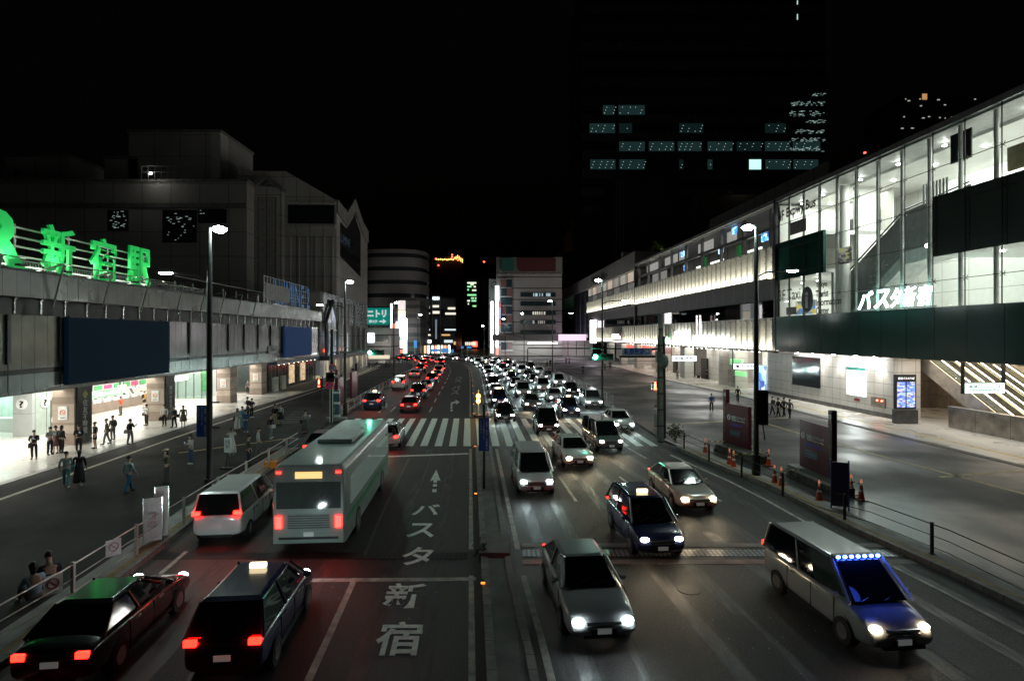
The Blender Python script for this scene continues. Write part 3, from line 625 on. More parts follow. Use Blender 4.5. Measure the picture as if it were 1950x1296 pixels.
# ---------------------------------------------------------------- right terminal building
A2 = math.atan(.0545)
rb = empty('bus_terminal', 'long lit bus terminal with glass hall at the near end and glowing bands beyond', 'building', (34,0,0), A2)
VA, VB, VC, VD = 66.7, 127.2, 185, 240
MB().box(-.08,0,24,VA,5.6,9.55).build('green_glass_band', gl_dark, rb)
MB().box(0,16,24,VA,9.1,9.5).build('floor_slab', white_w, rb)
MB().box(.3,4.4,24,VA,5.6,5.9).box(4.4,16,24,VA,8.9,9.05).build('soffit', white_w, rb)
MB().box(-.1,.25,24,VA,22.7,23.15).build('roof_edge', greym, rb)
MB().box(.25,3.2,24,VA,22.55,22.7).build('eave_panel', M('eave_grey',(.38,.38,.37),.5), rb)
MB().box(3.2,16,24,VA,22.3,22.6).build('hall_ceiling', white_w, rb)
MB().box(11,11.3,24,VA,9.5,22.3).build('hall_back_wall', M('hall_wall',(.66,.66,.62),.5,noise=.04,seam=((1,3.1,.05),(2,2.9,.05)),seamcol=(.25,.25,.24)), rb)
MB().box(.35,10.9,VA-.36,VA-.05,9.52,22.28).build('hall_end_wall', M('hall_end',(.66,.66,.62),.5,noise=.04), rb)
# glass skin: panes with spider joints
MB().quad((0,24,9.55),(0,VA,9.55),(0,VA,22.7),(0,24,22.7)).build('glass_curtain', clear, rb)
vs = [26.2+2.88*k for k in range(15)]
jm_ = MB()
for v in vs: jm_.box(-.03,.03,v-.025,v+.025,5.7,22.7)
for z in (19.9,17.15,14.3,11.5,8.7): jm_.box(-.03,.03,24,VA,z-.02,z+.02)
jm_.build('glass_joint', dark, rb)
sp = MB()
for v in vs:
    for z in (19.9,17.15,14.3,11.5,8.7):
        for a in (-1,1):
            for b in (-1,1): sp.cyl((.12,v,z),(.03,v+a*.2,z+b*.16),.022,n=4)
sp.build('spider_fitting', blackm, rb)
for v in vs: MB().cyl((.55,v+1.0,9.5),(.55,v+1.0,22.6),.15,n=12).build('column', M('column_white',(.62,.62,.59),.35), rb)
# end blocks (solid floors with dark panels) left and right of the atrium
dp = M('dark_grey_panel', (.07,.08,.075), .25, seam=((1,2.88,.04),), noise=.2, nscale=.3)
MB().box(.12,.4,57.6,VA,13.7,17.95).build('dark_panel', gl_dark, rb); MB().box(.4,8,57.6,VA,13.7,14.1).box(.4,8,57.6,VA,17.5,17.9).build('upper_floor', white_w, rb)
MB().box(.12,.4,24,43.6,13.35,17.85).build('dark_panel', dp, rb); MB().box(.4,9,24,43.6,13.35,13.75).box(.4,9,24,43.6,17.4,17.8).build('upper_floor', white_w, rb)
MB().box(.4,9,43.3,43.6,13.75,17.4).build('floor_end', white_w, rb)
MB().box(.4,6,57.3,57.6,9.5,22.3).build('atrium_side_wall', M('hall_wall_light',(.68,.67,.63),.5,noise=.04,seam=((2,2.9,.05),(0,1.5,.04)),seamcol=(.3,.3,.28)), rb) if False else None
MB().box(1.2,6,57.6,58.0,9.5,13.7).box(3.6,6,57.6,58.2,14.1,22.3).build('atrium_side_wall', white_w, rb)
MB().cyl((2.2,57.4,9.5),(2.2,57.4,22.3),.45,n=16).build('round_column', white_w, rb)
# escalator in the hall: rises towards the viewer
es = [(59,9.5),(43.6,17.6)]
MB().prism([(58,9.6),(50.2,14.7),(43.6,15.2),(43.6,18.9),(50.3,18.2),(60.4,12.2),(60.4,10.6)], lambda a, c, t: (t,a,c), 3.0, 3.15).build('balustrade', M('balustrade_grey',(.17,.17,.165),.3), rb)
MB().prism([(56.5,9.52),(50.2,13.6),(43.6,14.1),(43.6,15.2),(50.2,14.7),(58,9.6)], lambda a, c, t: (t,a,c), 3.0, 5.2).build('escalator_truss', M('truss_grey',(.42,.42,.4),.4), rb)
MB().tube([(2.9,60.4,12.35),(2.9,50.3,18.35),(2.9,43.6,19.05)],.07,6).build('handrail', blackm, rb)
MB().tube([(5.2,60.4,12.35),(5.2,50.3,18.35),(5.2,43.6,19.05)],.07,6).build('handrail', blackm, rb)
gr_ = MB()
for i in range(8): gr_.box(1.5,1.56,43.9+i*.33,44.05+i*.33,17.9,19.5)
gr_.build('grille', greym, rb)
text('balustrade_lettering','スーパー\nエスカレーター',M('pale_print',(.4,.4,.38),.5),3.2,2.0,(2.95,53.2,13.3),RR,rb,ext=.01)
# hall fittings
for v0, v1, z0, z1, u in ((60,66,14.2,16.2,6),):
    pass
for v, z in ((28,22.25),(33,22.25),(38,22.25),(45,22.25),(50,22.25),(55,22.25),(61,22.25),(65,22.25)):
    for u in (2.2,5.5): MB().cyl((u,v,z-.06),(u,v,z+.04),.16,n=10).build('ceiling_downlight', EM('down_white',(1,.98,.92),25), rb)
for v in (28,34,40,62,65):
    MB().cyl((2.2,v,13.25),(2.2,v,13.34),.13,n=10).build('ceiling_downlight', EM('down_white',(1,.98,.92),25), rb)
light('POINT','hall_spot_light',(1.6,46,14.6),60,(1,1,.95),rb,size=.15); MB().ell((1.6,46,14.6),(.16,.16,.16)).build('hall_spot', EM('spot_white',(1,1,.95),60), rb)
for v, z, e, L in ((50,22.1,2100,12),(62,22.1,800,7),(34,22.1,950,16),(62,13.2,520,7),(34,13.1,800,16)):
    light('AREA','hall_light',(5,v,z),e,(1,.985,.93),rb,size=6,size_y=L)
light('AREA','hall_wall_washer',(8.4,50,21.8),1100,(1,.985,.93),rb,size=1,size_y=10,rot=(0,math.radians(-25),0))
# rooms behind the side bays
for v0, v1, z0, z1 in ((59.5,60.8,18,20.5),(62.8,64.6,18,20.3),(30,32.4,18,21.3),(37.2,39,18,20.7),(61,63.2,9.5,12),(26.5,27.4,9.6,12.6),(31,33.6,9.6,12.8),(38.5,39.6,9.6,12.9)):
    MB().box(7.2,7.4,v0,v1,z0,z1).build('dark_doorway', gl_black if v1-v0 < 2.5 else M('grey_recess',(.1,.1,.1),.5), rb)
MB().box(7.4,7.6,24,43.3,9.5,13.3).box(7.4,7.6,24,43.3,17.8,22.3).box(7.4,7.6,57.8,VA,9.5,13.7).box(7.4,7.6,57.8,VA,17.9,22.3).build('room_wall', M('room_wall',(.5,.49,.45),.6,noise=.1,nscale=.4,seam=((1,1.9,.06),),seamcol=(.3,.29,.27)), rb)
MB().box(2.9,4.4,60.2,60.35,14.8,17.0).build('timetable_board', EMP('board_amber',[(.02,.02,.02),(.5,.45,.2),(.05,.05,.08),(.3,.32,.3)],.9,3,0,4), rb) if False else None
MB().box(1.0,1.1,54.6,57,14.3,15.9).build('timetable_board', EMP('board_amber',[(.02,.02,.02),(.4,.35,.15),(.05,.05,.08),(.25,.25,.25)],.8,0,1.6,5), rb)
MB().box(1.0,1.1,36.9,38.4,18.3,19.9).build('stair_notice', M('cream_notice',(.5,.43,.25),.5), rb)
MB().box(.8,.9,41,42.8,20.1,22.2).build('hanging_board', dark, rb)
MB().box(1.2,1.3,60.9,64.6,9.7,11.2).build('counter_display', EMP('counter_display_mix',[(.7,.7,.6),(.1,.3,.7),(.8,.6,.1),(.2,.2,.2)],.8,0,1.4,2.5), rb)
# vinyl lettering on the glass
vin = M('dark_vinyl', (.02,.02,.018), .5)
text('vinyl_lettering','4F',vin,1.25,1.15,(-.06,65.3,20.9),RR,rb,ext=.01,bold=.022); text('vinyl_lettering','Expwy.Bus',vin,5.6,1.35,(-.06,61.4,20.85),RR,rb,ext=.01,bold=.022)
text('vinyl_lettering','3F Taxi',M('grey_vinyl',(.1,.12,.12),.5),4.4,1.25,(-.06,63.6,11.9),RR,rb,ext=.01)
text('vinyl_lettering','Tokyo\nTourist\nInformation\nCenter',vin,3.9,3.2,(-.06,56.8,11.0),RR,rb,ext=.01,bold=.015) if False else None
for i, (s, w) in enumerate((('Tokyo',1.9),('Tourist',2.1),('Information',4.1),('Center',2.2))):
    text('vinyl_lettering',s,vin,w,.72,(-.06,58.55-w/2,12.45-i*.85),RR,rb,ext=.01,bold=.015)
MB().prism([(math.cos(t*math.pi/12)*1.05,math.sin(t*math.pi/12)*1.35) for t in range(24)], lambda a, c, t: (t,60.1+a,11.15+c), -.09, -.05).build('information_disc', vin, rb)
text('information_letter','i',white_w,.55,1.7,(-.12,60.1,11.1),RR,rb,ext=.01,bold=.03)
# bus and taxi pictograms
MB().box(-.08,-.04,60.3,63.4,18.35,19.7).build('bus_symbol', M('grey_vinyl2',(.16,.16,.15),.5), rb)
MB().box(-.08,-.04,62.2,64.2,9.7,10.5).build('taxi_symbol', M('grey_vinyl2',(.16,.16,.15),.5), rb)
# white neon letters
neon = EM('neon_white_cyan', (.62,1,.93), 9)
ns = empty('neon_sign', 'glowing cyan-white slanted characters along the foot of the glass hall', 'sign', (34,0,0), A2)
cw = 0
for s, v0, v1 in (('バ',51.6,49.6),('ス',49.5,47.6),('タ',47.5,46.2),('新',46.1,44.7),('宿',44.6,43.1)):
    text('neon_character',s,neon,abs(v0-v1)*.94,1.55,(-.35,(v0+v1)/2,10.5),RR,ns,ext=.05,bold=.008,italic=.25)
MB().box(-.3,-.1,43,52,9.58,9.68).box(-.3,-.1,43,52,11.35,11.4).build('mounting_rail', greym, ns)
light('AREA','neon_glow',(-.7,47.5,10.4),70,(.6,1,.92),ns,size=8,size_y=1.4,rot=(math.radians(90),0,math.radians(-90)))
# ground floor wall below
MB().box(1.8,2.2,50,72,0.1,5.6).build('tiled_wall', tile_w, rb); MB().box(2.2,4.2,50,50.3,.1,5.6).build('tiled_return_wall', tile_w2, rb)
MB().box(1.74,1.8,50,72,.1,.55).build('plinth', conc_dark, rb)
MB().box(1.7,1.8,60.8,66.2,1.9,5.0).build('black_screen', gl_black, rb)
MB().box(1.66,1.7,60.7,66.3,1.82,1.9).box(1.66,1.7,60.7,66.3,5.0,5.08).build('screen_frame', dark, rb)
MB().box(1.7,1.8,53.6,56.3,1.75,4.35).build('lit_poster', EM('poster_white',(.93,1,.97),3.2), rb)
MB().box(1.67,1.7,53.55,56.35,4.1,4.4).build('poster_header', M('teal_header',(.05,.25,.22),.4), rb)
light('AREA','poster_light',(1.3,55,2.8),120,(.85,1,.97),rb,size=2.4,size_y=2.4,rot=(math.radians(90),0,math.radians(90)))
MB().box(1.74,1.8,51.0,52.9,1.0,1.85).build('hydrant_panel', M('steel_panel',(.3,.26,.22),.3,metal=.6), rb)
for v in (51.4,52.0): MB().cyl((1.66,v,1.6),(1.74,v,1.6),.07,n=8).build('red_indicator', red_l, rb)
MB().box(1.76,1.8,54.5,55.3,1.2,1.45).build('red_plate', M('red_plate',(.3,.02,.02),.5), rb)
for v in (70.5,67.8,64.3,60.9,57.5,54.2,51.4):
    MB().box(1.0,1.3,v-.12,v+.12,5.44,5.6).build('wall_downlight', EM('down_white',(1,.98,.92),25), rb)
    light('SPOT','wall_wash',(1.25,v,5.42),330,(1,.97,.9),rb,size=.06,spot=58,blend=.35,target=(1.78,v,2.6))
for v in (30,38,46,54,62,70): light('AREA','canopy_light',(.9 if v > 50 else 3,v,5.5),230,(1,.96,.9),rb,size=1 if v > 50 else 4,size_y=6)
for i in range(22): MB().box(.4,.75,31+i*1.9,31.4+i*1.9,5.5,5.6).build('soffit_box', white_w, rb)
# recess with escalators
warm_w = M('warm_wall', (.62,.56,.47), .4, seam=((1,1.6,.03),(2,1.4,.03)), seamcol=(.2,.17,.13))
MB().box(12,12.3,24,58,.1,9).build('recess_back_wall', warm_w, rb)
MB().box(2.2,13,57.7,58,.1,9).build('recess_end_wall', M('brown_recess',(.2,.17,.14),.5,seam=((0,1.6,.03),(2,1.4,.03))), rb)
MB().box(3.4,3.7,44.5,50,.1,5.6).build('recess_side_wall', M('brown_recess2',(.22,.18,.14),.5,seam=((1,1.6,.03),(2,1.4,.03))), rb) if False else None
ledw = EM('warm_led', (1,.72,.48), 9)
for u in (4.6,6.6,8.6):
    e = empty('escalator', {4.6:'escalator nearest the road, rising into the recess with glowing handrail strips',6.6:'middle escalator with glowing strips in the lit recess',8.6:'innermost escalator with glowing strips against the warm wall'}[u], 'escalator', (34,0,0), A2, 'escalators under the glass hall')
    MB().prism([(41,.16),(43,.16),(57.5,8.4),(57.5,9.0),(56,9.0),(41.5,.7)], lambda a, c, t: (t,a,c), u, u+1.2).build('truss', M('esc_steel',(.5,.45,.4),.3,metal=.6), e)
    for du in (0,1.14):
        MB().prism([(41.5,.75),(56,9.0),(56,9.9),(41.5,1.65)], lambda a, c, t: (t,a,c), u+du, u+du+.05).build('side_glass', GLASS('bal_glass',(.8,.85,.82),.15), e)
        MB().cyl((u+du+.02,41.5,1.7),(u+du+.02,54.5,9.1),.05,n=6).build('handrail', blackm, e)
        MB().cyl((u+du+.02,41.5,1.55),(u+du+.02,54.3,8.85),.045,n=6).build('light_strip', ledw, e)
    MB().prism([(41.8,.85),(54.5,8.1),(54.5,8.2),(41.8,.95)], lambda a, c, t: (t,a,c), u+.15, u+1.05).build('steps', M('esc_steps',(.12,.12,.12),.4,metal=.5,seam=((1,.4,.05),)), e)
for v in (43,50): light('AREA','recess_light',(8,v,8.8),420,(1,.83,.63),rb,size=6,size_y=5)
wb = empty('barrier_wall', 'low stained steel-clad wall in front of the escalators', 'wall', (34,0,0), A2)
MB().box(-.2,.2,22,46,.16,1.75).build('wall', M('stained_steel',(.33,.29,.25),.3,metal=.55,noise=.4,nscale=1.2,seam=((1,2.9,.03),)), wb); MB().box(-.25,.25,22,46.05,1.75,1.82).build('coping', greym, wb); wb.location.x += 3.4
# departure board on the pavement
db = empty('departure_board', 'freestanding black display with two blue timetable screens at the wall corner', 'display', (34,0,0), A2)
kx = .3
MB().box(kx,kx+1.8,47.6,48.2,.16,1.3).build('base', M('base_steel',(.1,.1,.1),.3,metal=.5), db)
MB().box(kx,kx+1.75,47.75,48.05,1.35,4.2).build('cabinet', blackm, db)
for a in (kx+.1,kx+.92): MB().box(a,a+.7,47.71,47.75,1.5,3.6).build('screen', EMP('timetable_blue',[(.08,.2,.9),(.2,.4,1),(.5,.7,1),(.05,.1,.5),(.9,.6,.3)],1.3,4,0,12), db)
text('lettering','高速バスのりば',EM('white_print',(1,1,1),1.2),1.4,.2,(kx+.87,47.72,3.9),RC,db,ext=.004,bold=.02)
# hanging signs in the recess
def hang2(lab, cx, v, w, z0, z1, em, s1, mat1):
    s = empty('hanging_sign', lab, 'sign', (34,0,0), A2, 'signs hanging under the terminal')
    MB().box(cx-w/2,cx+w/2,v,v+.25,z0,z1).build('panel', em, s)
    MB().box(cx-w/2-.06,cx-w/2,v-.02,v+.27,z0-.05,5.6).box(cx+w/2,cx+w/2+.06,v-.02,v+.27,z0-.05,5.6).box(cx-w/2,cx+w/2,v-.02,v+.27,z1,z1+.07).build('frame', blackm, s)
    text('lettering', s1, mat1, w*.8, (z1-z0)*.6, (cx,v-.02,(z0+z1)/2), RC, s, ext=.004, bold=.02); return s
hang2('wide pale-lit sign hanging in front of the escalators', .9, 40, 2.9, 3.45, 4.15, EM('sign_pale',(.75,.95,.88),1.8), '高速バスのりば\nExpressway Bus', M('teal_print',(.05,.2,.16),.5))
s_ = hang2('half-white, half-green lit sign at the right edge of the photo', 2.6, 35.5, 2.6, 3.15, 3.5, EM('sign_green2',(.03,.35,.12),1.1), '↑ JR線  新宿駅', EM('white_print',(1,1,1),1.2)); MB().box(1.3,3.9,35.5,35.75,3.6,4.1).build('white_panel', EM('panel_white',(.9,.95,.9),1.3), s_)
# ---- section B: glowing bands
bandm = M('perforated_band', (.62,.61,.55), .5, noise=.08, nscale=2, seam=((2,.32,.012),), seamcol=(.3,.29,.26))
led = EM('band_led', (1,.97,.82), 9)
def bands(v0, v1, zz, lip=True, step=1.62):
    for z0, z1 in zz:
        MB().box(.0,.12,v0,v1,z0,z1).build('glowing_band', bandm, rb)
        MB().box(-.8,.0,v0,v1,z0-.14,z0-.04).build('band_ledge', dark, rb)
        MB().box(-.8,-.76,v0,v1,z0-.04,z0+.05).build('ledge_lip', greym, rb)
        L = (v1-v0); n = max(1,int(L/20))
        for k in range(n): light('AREA','band_uplight',(-.5,v0+L*(k+.5)/n,z0+.0),62*L/n,(1,.96,.8),rb,size=.3,size_y=L/n,rot=(math.pi,math.radians(0),0))
        fm = MB(); v = v0+.2
        while v < v1:
            fm.box(-.16,0,v,v+.07,z0+.0,z1); fm.box(-.2,-.02,v+.07,v+.45,z1-.22,z1-.05)
            for q in (.28,.5,.72): fm.box(-.2,-.02,v+.07,v+.2,z0+(z1-z0)*q,z0+(z1-z0)*q+.12)
            v += step
        fm.build('band_fins', M('fin_dark',(.2,.2,.18),.5), rb)
        MB().box(-.1,.15,v0,v1,z1,z1+.08).build('band_cap', greym, rb)
bands(VA+.2, VB, ((5.65,9.4),(13.98,17.75)))
bands(VB+.3, VC, ((14.3,17.6),)); bands(VB+.3, 170, ((5.65,9.4),))
MB().box(-.15,.3,VA-.15,VA+.15,5.4,23.1).box(-.15,.3,VB,VB+.3,5.4,22.8).build('corner_frame', dark, rb)
MB().box(.3,1,VA,VC,11.6,13.9).build('dark_beam', M('dark_beam',(.06,.062,.06),.5,seam=((1,3.4,.3),),seamcol=(.11,.11,.105)), rb)
MB().box(.9,1.0,VA+.3,VC,9.4,11.6).build('mid_glazing', GLASS('green_glazing',(.35,.5,.45),.3), rb)
MB().box(4,4.2,VA,VC,9,12).build('mid_back_wall', M('mid_back',(.06,.09,.08),.5,noise=.4,nscale=.2), rb)
MB().box(.3,14,VA,VC,5.4,5.65).box(.3,14,VA,VC,13.9,14.0).build('floor_slab', white_w, rb)
for v, w, c in ((74,6,'w'),(86,2,'b'),(83,.6,'r'),(92,5,'g'),(108,3,'w'),(124,1.2,'b'),(135,3,'g'),(150,1.4,'b')):
    MB().box(3.7,3.9,v,v+w,9.6,11.2).build('interior_display', {'w':EM('disp_w',(.8,.95,.9),.7),'b':EM('disp_b',(.2,.6,1),1.6),'r':EM('disp_r',(1,.3,.2),1.5),'g':EM('disp_g',(.05,.3,.22),.6)}[c], rb)
for v, e in ((73,120),(84,90),(96,120),(110,100)): light('AREA','mid_floor_fill',(2.4,v,11.4),e,(.8,1,.92),rb,size=1.5,size_y=5)  # fill lights added behind the glazing to brighten the dark mid floor
random.seed(5)
for k in range(26):
    v = random.uniform(68,125); z = random.uniform(9.7,11.3); w = random.uniform(.15,.7)
    MB().box(2.2,2.25,v,v+w,z,z+random.uniform(.06,.2)).build('glazing_reflection', [EM('mid_reflection_white',(.9,1,.95),1.6),EM('mid_reflection_teal',(.3,.9,.8),.9),EM('mid_reflection_warm',(1,.8,.55),1.0)][k%3], rb)  # glowing boxes added behind the glazing, standing in for its reflections
# open upper deck
MB().box(-.1,.3,VA,VB,22.7,23.1).build('roof_edge', greym, rb); MB().box(.3,14,VA,VB,22.5,22.7).build('deck_ceiling', M('deck_ceiling',(.3,.3,.29),.5), rb)
MB().box(.5,.9,VA,VB,19.9,20.3).build('deck_transom', greym, rb)
MB().box(9,9.3,VA,VC,14,22.6).build('deck_back_wall', M('deck_wall',(.22,.21,.19),.6,noise=.2,nscale=.2,seam=((1,4,.3),)), rb)
v = VA+2
while v < VB: MB().box(.5,.9,v,v+.35,17.8,22.5).build('deck_post', greym, rb); v += 7.2
for v, w in ((80,3),(88,6),(99,4),(104,7),(114,9)): MB().box(1.4,1.5,v,v+w,20.5,22.1).build('lit_window', M('lit_window_%d'%v,(.3,.3,.28),.4,emit=(.9,.88,.8),estr=.32,seam=((1,1.5,.12),)), rb)
for v, w in ((110,9),): MB().box(1.4,1.5,v,v+w,17.9,19.8).build('lit_window', M('lit_window_low',(.3,.3,.28),.4,emit=(.85,.84,.78),estr=.2), rb)
for v, z in ((70.5,19.0),(83.5,19.3),(98,18.5),(79,21.4),(99.5,21)):
    MB().box(.95,1.1,v,v+1.5,z,z+.9).build('bus_display', EMP('bus_display_blue',[(.05,.3,1),(.1,.5,1),(.6,.8,1),(.02,.1,.5)],2.,0,3,4), rb)
for v in (69,78,90): MB().box(.95,1.2,v,v+.9,17.8,19.6).build('green_post', M('green_post_%d'%v,(.02,.22,.06),.5,emit=(.02,.3,.06),estr=.25), rb)
for v in (72,84,96,108,120): light('AREA','deck_light',(4,v,22.3),60,(1,.97,.9),rb,size=3,size_y=6)
for v, w in ((88,5),(96,3),(76,4)): MB().box(3,3.1,v,v+w,18.6,19.1).build('deck_lamp', EM('deck_lamp',(1,.97,.9),1.6), rb)
# shop logos in white light
for v0, v1, z0, z1, nm in ((78,83,6.0,7.3,'c'),(84.5,91,6.0,7.5,'c'),(94,99.5,6.3,8.0,'b'),(103,106,6.0,7.2,'g')):
    s = empty('shop_sign', {78:'right-hand glowing white shop sign on the lower band',84.5:'longest glowing white shop sign on the lower band',94:'glowing white block-shaped sign left of the script ones',103:'small green-tinted glowing sign on the lower band'}[v0], 'sign', (34,0,0), A2, 'white glowing signs on the lower band')
    e = EM('logo_white',(1,1,.96),14) if nm != 'g' else EM('logo_green',(.4,1,.6),3)
    m = MB(); random.seed(int(v0)); v = v0
    while v < v1:
        w = random.uniform(.35,.8); hh = z0+(z1-z0)*(random.uniform(.55,1)); m.box(-.5,-.32,v,v+w,z0 if nm!='b' else z0,hh if nm!='b' else z1); v += w+.12
    m.build('glowing_letters', e, s); MB().box(-.32,-.25,v0-.2,v1+.2,z0-.05,z0+.05).build('rail', greym, s)
for v, w in ((90,.5),(88.6,.5)): MB().box(-.3,-.2,v,v+w,6.5,10.5 if w<.55 else 9).build('blade_light', EMP('blade_mix',[(1,1,1),(.9,.3,.2),(.8,.9,1)],1.6,0,1,1.1), rb)
s = empty('shop_sign','pink and white boxed sign near the middle of the lower band','sign',(34,0,0),A2); MB().box(-.7,-.3,137,147,6.1,7.9).build('panel', M('sign_panel_dark',(.1,.08,.08),.5), s)
text('letters','NEWo',EM('neon_pink',(1,.75,.85),4),8.5,1.3,(-.75,142,7),RR,s,ext=.05,bold=.03)
# ---- section C
MB().box(0,14,VB+.3,VC,21.9,25.9).build('upper_wall', M('plain_grey_wall',(.2,.195,.185),.6,noise=.1,nscale=.2), rb)
text('facade_letters','NEWoMan',blackm,22,2.3,(-.1,166,23.6),RR,rb,ext=.05,bold=.02)
for k in range(8):
    v = VB+2+k*7; q = MB().box(.3,.5,v,v+5.6,19.6,21.7).build('lit_window', M('lit_window_c%d'%(k%3),(.4,.38,.34),.4,emit=(.95,.9,.8) if k%3 else (.9,.7,.55),estr=(.5,.3,.22)[k%3],noise=.5,nscale=.4), rb); MB().box(.2,.3,v-.15,v+.05,19.5,21.8).build('window_frame', greym, q)
    MB().box(.3,.5,v,v+5.6,17.8,19.3).build('glazing', M('glaze_c%d'%(k%2),(.12,.12,.115),.25,emit=(.8,.78,.7),estr=(.12,.05)[k%2],noise=.5,nscale=.6), rb)
# ---- section D: vertical strip windows
MB().box(0,14,VC+.2,VD,22,26).build('end_wall_top', M('plain_grey_wall',(.2,.195,.185),.6,noise=.1,nscale=.2), rb)
MB().box(.4,14,VC+.2,VD,6.5,22).build('strip_glazing', M('strip_glazing',(.03,.045,.06),.15,seam=((1,9,2.2),),seamcol=(.16,.155,.15)), rb)
MB().box(-.5,0,170,177,5.0,11.9).build('lit_media_panel', EM('media_white',(1,.88,1),5), rb)
MB().box(-9,0,186,206,5.6,7.6).build('pink_canopy', EM('canopy_pink',(.95,.72,.9),1.0), rb)
MB().box(-30,-9,186,206,5.6,7.6).build('canopy', M('canopy_grey',(.3,.3,.3),.5), rb)
MB().box(-30,6,206,206.5,0,5.6).build('lobby_wall', M('lobby_wall',(.6,.58,.55),.5,seam=((0,3,.25),)), rb)
light('AREA','lobby_light',(-12,198,5.4),900,(1,.95,.92),rb,size=30,size_y=6)
MB().box(-18,-8,196,196.2,4.4,4.9).build('lobby_lamp', EM('lobby_strip',(1,1,1),4), rb)
# rooftop planting, penthouse
MB().box(1,30,75,VB,23.1,23.6).build('roof_slab', conc_dark, rb)
MB().box(6,30,66,VA+34,23.1,27.5).build('roof_plant_room', M('roof_plant',(.05,.05,.048),.7,seam=((1,3,.2),)), rb)
# ---- ground floor under section B
wallp = M('shop_wall_panel', (.68,.66,.62), .4, noise=.06, seam=((1,1.3,.03),(2,1.05,.03)), seamcol=(.2,.19,.18))
MB().box(9.5,9.8,72,VC,.1,5.5).build('arcade_back_wall', white_w, rb)
for v, w in ((72,5),(88,8),(104,8),(118,9),(140,12)):
    MB().box(3.6,9.5,v,v+w,.1,5.5).build('shop_block', wallp, rb)
for v, w in ((80.5,2.4),(84.6,1.5)): MB().box(1.5,3.3,v,v+w,.1,5.5).build('pillar', wallp, rb)
for v in (98,112,128,142,156): MB().box(.6,2.2,v,v+2.2,.1,5.5).build('pillar', wallp, rb)
for v, w, z1 in ((95.2,2.6,3.6),(101,2.4,3.4),(110,2,3.2),(116,2,3.5)): MB().box(3.3,3.58,v,v+w,.15,z1).build('dark_doorway', blackm, rb)
MB().box(3.3,3.55,82,84.6,.8,3).build('route_map_panel', M('map_paper',(.55,.5,.45),.5,noise=.5,nscale=3), rb)
for v, w, z0, z1, c in ((77,3,1.9,2.5,'g'),(78,3.6,3.3,4.1,'g'),(118,8,3.9,5.2,'r'),(107,6,3.9,5.2,'o'),(128,12,4.3,5.2,'r')):
    MB().box(1.2,1.5,v,v+w,z0,z1).build('shop_fascia_sign', {'g':EM('fascia_green',(.2,.8,.25),1.0),'r':EM('fascia_red',(1,.12,.04),.9),'o':EM('fascia_dark_red',(.5,.05,.03),.35)}[c], rb)
for cx, v, w, z0, z1, em, s1, lab in ((-.2,96,4.2,3.1,4.0,EM('sign_pale2',(.8,.95,.9),1.5),'JR線 改札','pale-lit hanging sign in the middle of the arcade'),(.8,76,3.2,3.0,3.7,EM('sign_pale3',(.95,.97,.95),2.2),'● 新宿駅','white-lit hanging sign beside the tall right-hand lamp post')):
    hang2(lab, cx, v, w, z0, z1, em, s1, M('navy_print',(.03,.06,.15),.5))
wmap = MB().box(1.35,1.42,80.9,82.6,.8,2.6).build('wall_map', M('map_paper2',(.5,.45,.4),.5,noise=.6,nscale=4), rb)
MB().box(1.6,1.75,72.3,75.4,.3,3.6).build('blue_window', EMP('blue_window_mix',[(.1,.35,.8),(.5,.8,1),(.05,.1,.4),(.8,.9,1)],1.3,0,1,1.2), rb)
for k in range(34):
    v = 73+k*1.9; MB().cyl((1.2,v,5.3),(1.2,v,5.4),.09,n=8).build('arcade_downlight', EM('down_white',(1,.98,.92),25), rb)
for k in range(7): light('SPOT','arcade_wash',(2.9,74+k*2.4,5.3),180,(1,.97,.9),rb,size=.06,spot=60,blend=.4,target=(3.5,74+k*2.4,2.5))
for v in (78,88,98,108,118,130,142,155,168): light('AREA','arcade_light',(2.4,v,5.3),230,(1,.94,.84),rb,size=3.4,size_y=8)
for v in (86,100,114,135): light('AREA','arcade_light',(6.5,v,5.3),100,(1,.94,.84),rb,size=3,size_y=6)
# benches etc in arcade
q = empty('bench','dark bench in the lit arcade','bench',(34,0,0),A2); MB().box(2.6,3.2,97.5,100.5,.55,.62).build('seat', dark, q)
for v in (97.7,100.2): MB().box(2.65,3.15,v,v+.08,.16,.55).build('leg', dark, q)

# ---------------------------------------------------------------- office tower behind the terminal
D = 260.
tw = empty('office_tower', 'huge dark office tower with scattered teal-lit office windows behind the terminal', 'building', (P(1108,0,D).x,D,0))
tx = tw.location.x; wx = P(1572,0,D).x-tx
MB().box(0,wx,0,60,20,172).build('wall', bldg3, tw)
MB().box(-4,wx+1,-2,50,0,59).build('podium', M('podium_dark',(.035,.034,.033),.6), tw)
rowsY = [(200.7,218.8),(235.4,253.6),(270,288),(304,322.6)]
groups = [[(228,285),(305,435)],[(162,288),(308,372),(605,722),(1028,1130)],[(308,435),(455,580),(598,715),(745,868),(888,1010),(1028,1150),(1165,1300)],[(165,290),(310,435),(605,625),(745,768),(950,1008),(1030,1155),(1168,1290)]]
tw_e = M('office_window_dim', (.01,.02,.02), .2, noise=.6, nscale=.35, emit=(.12,.3,.3), estr=.075, seam=None)
tw_f = M('office_window_faint', (.01,.02,.02), .2, noise=.6, nscale=.35, emit=(.1,.26,.25), estr=.04)
tw_b = EM('office_window_bright', (.6,1,.95), 1.1)
tw_s = EM('office_ceiling_lamp', (.75,1,.98), .75)
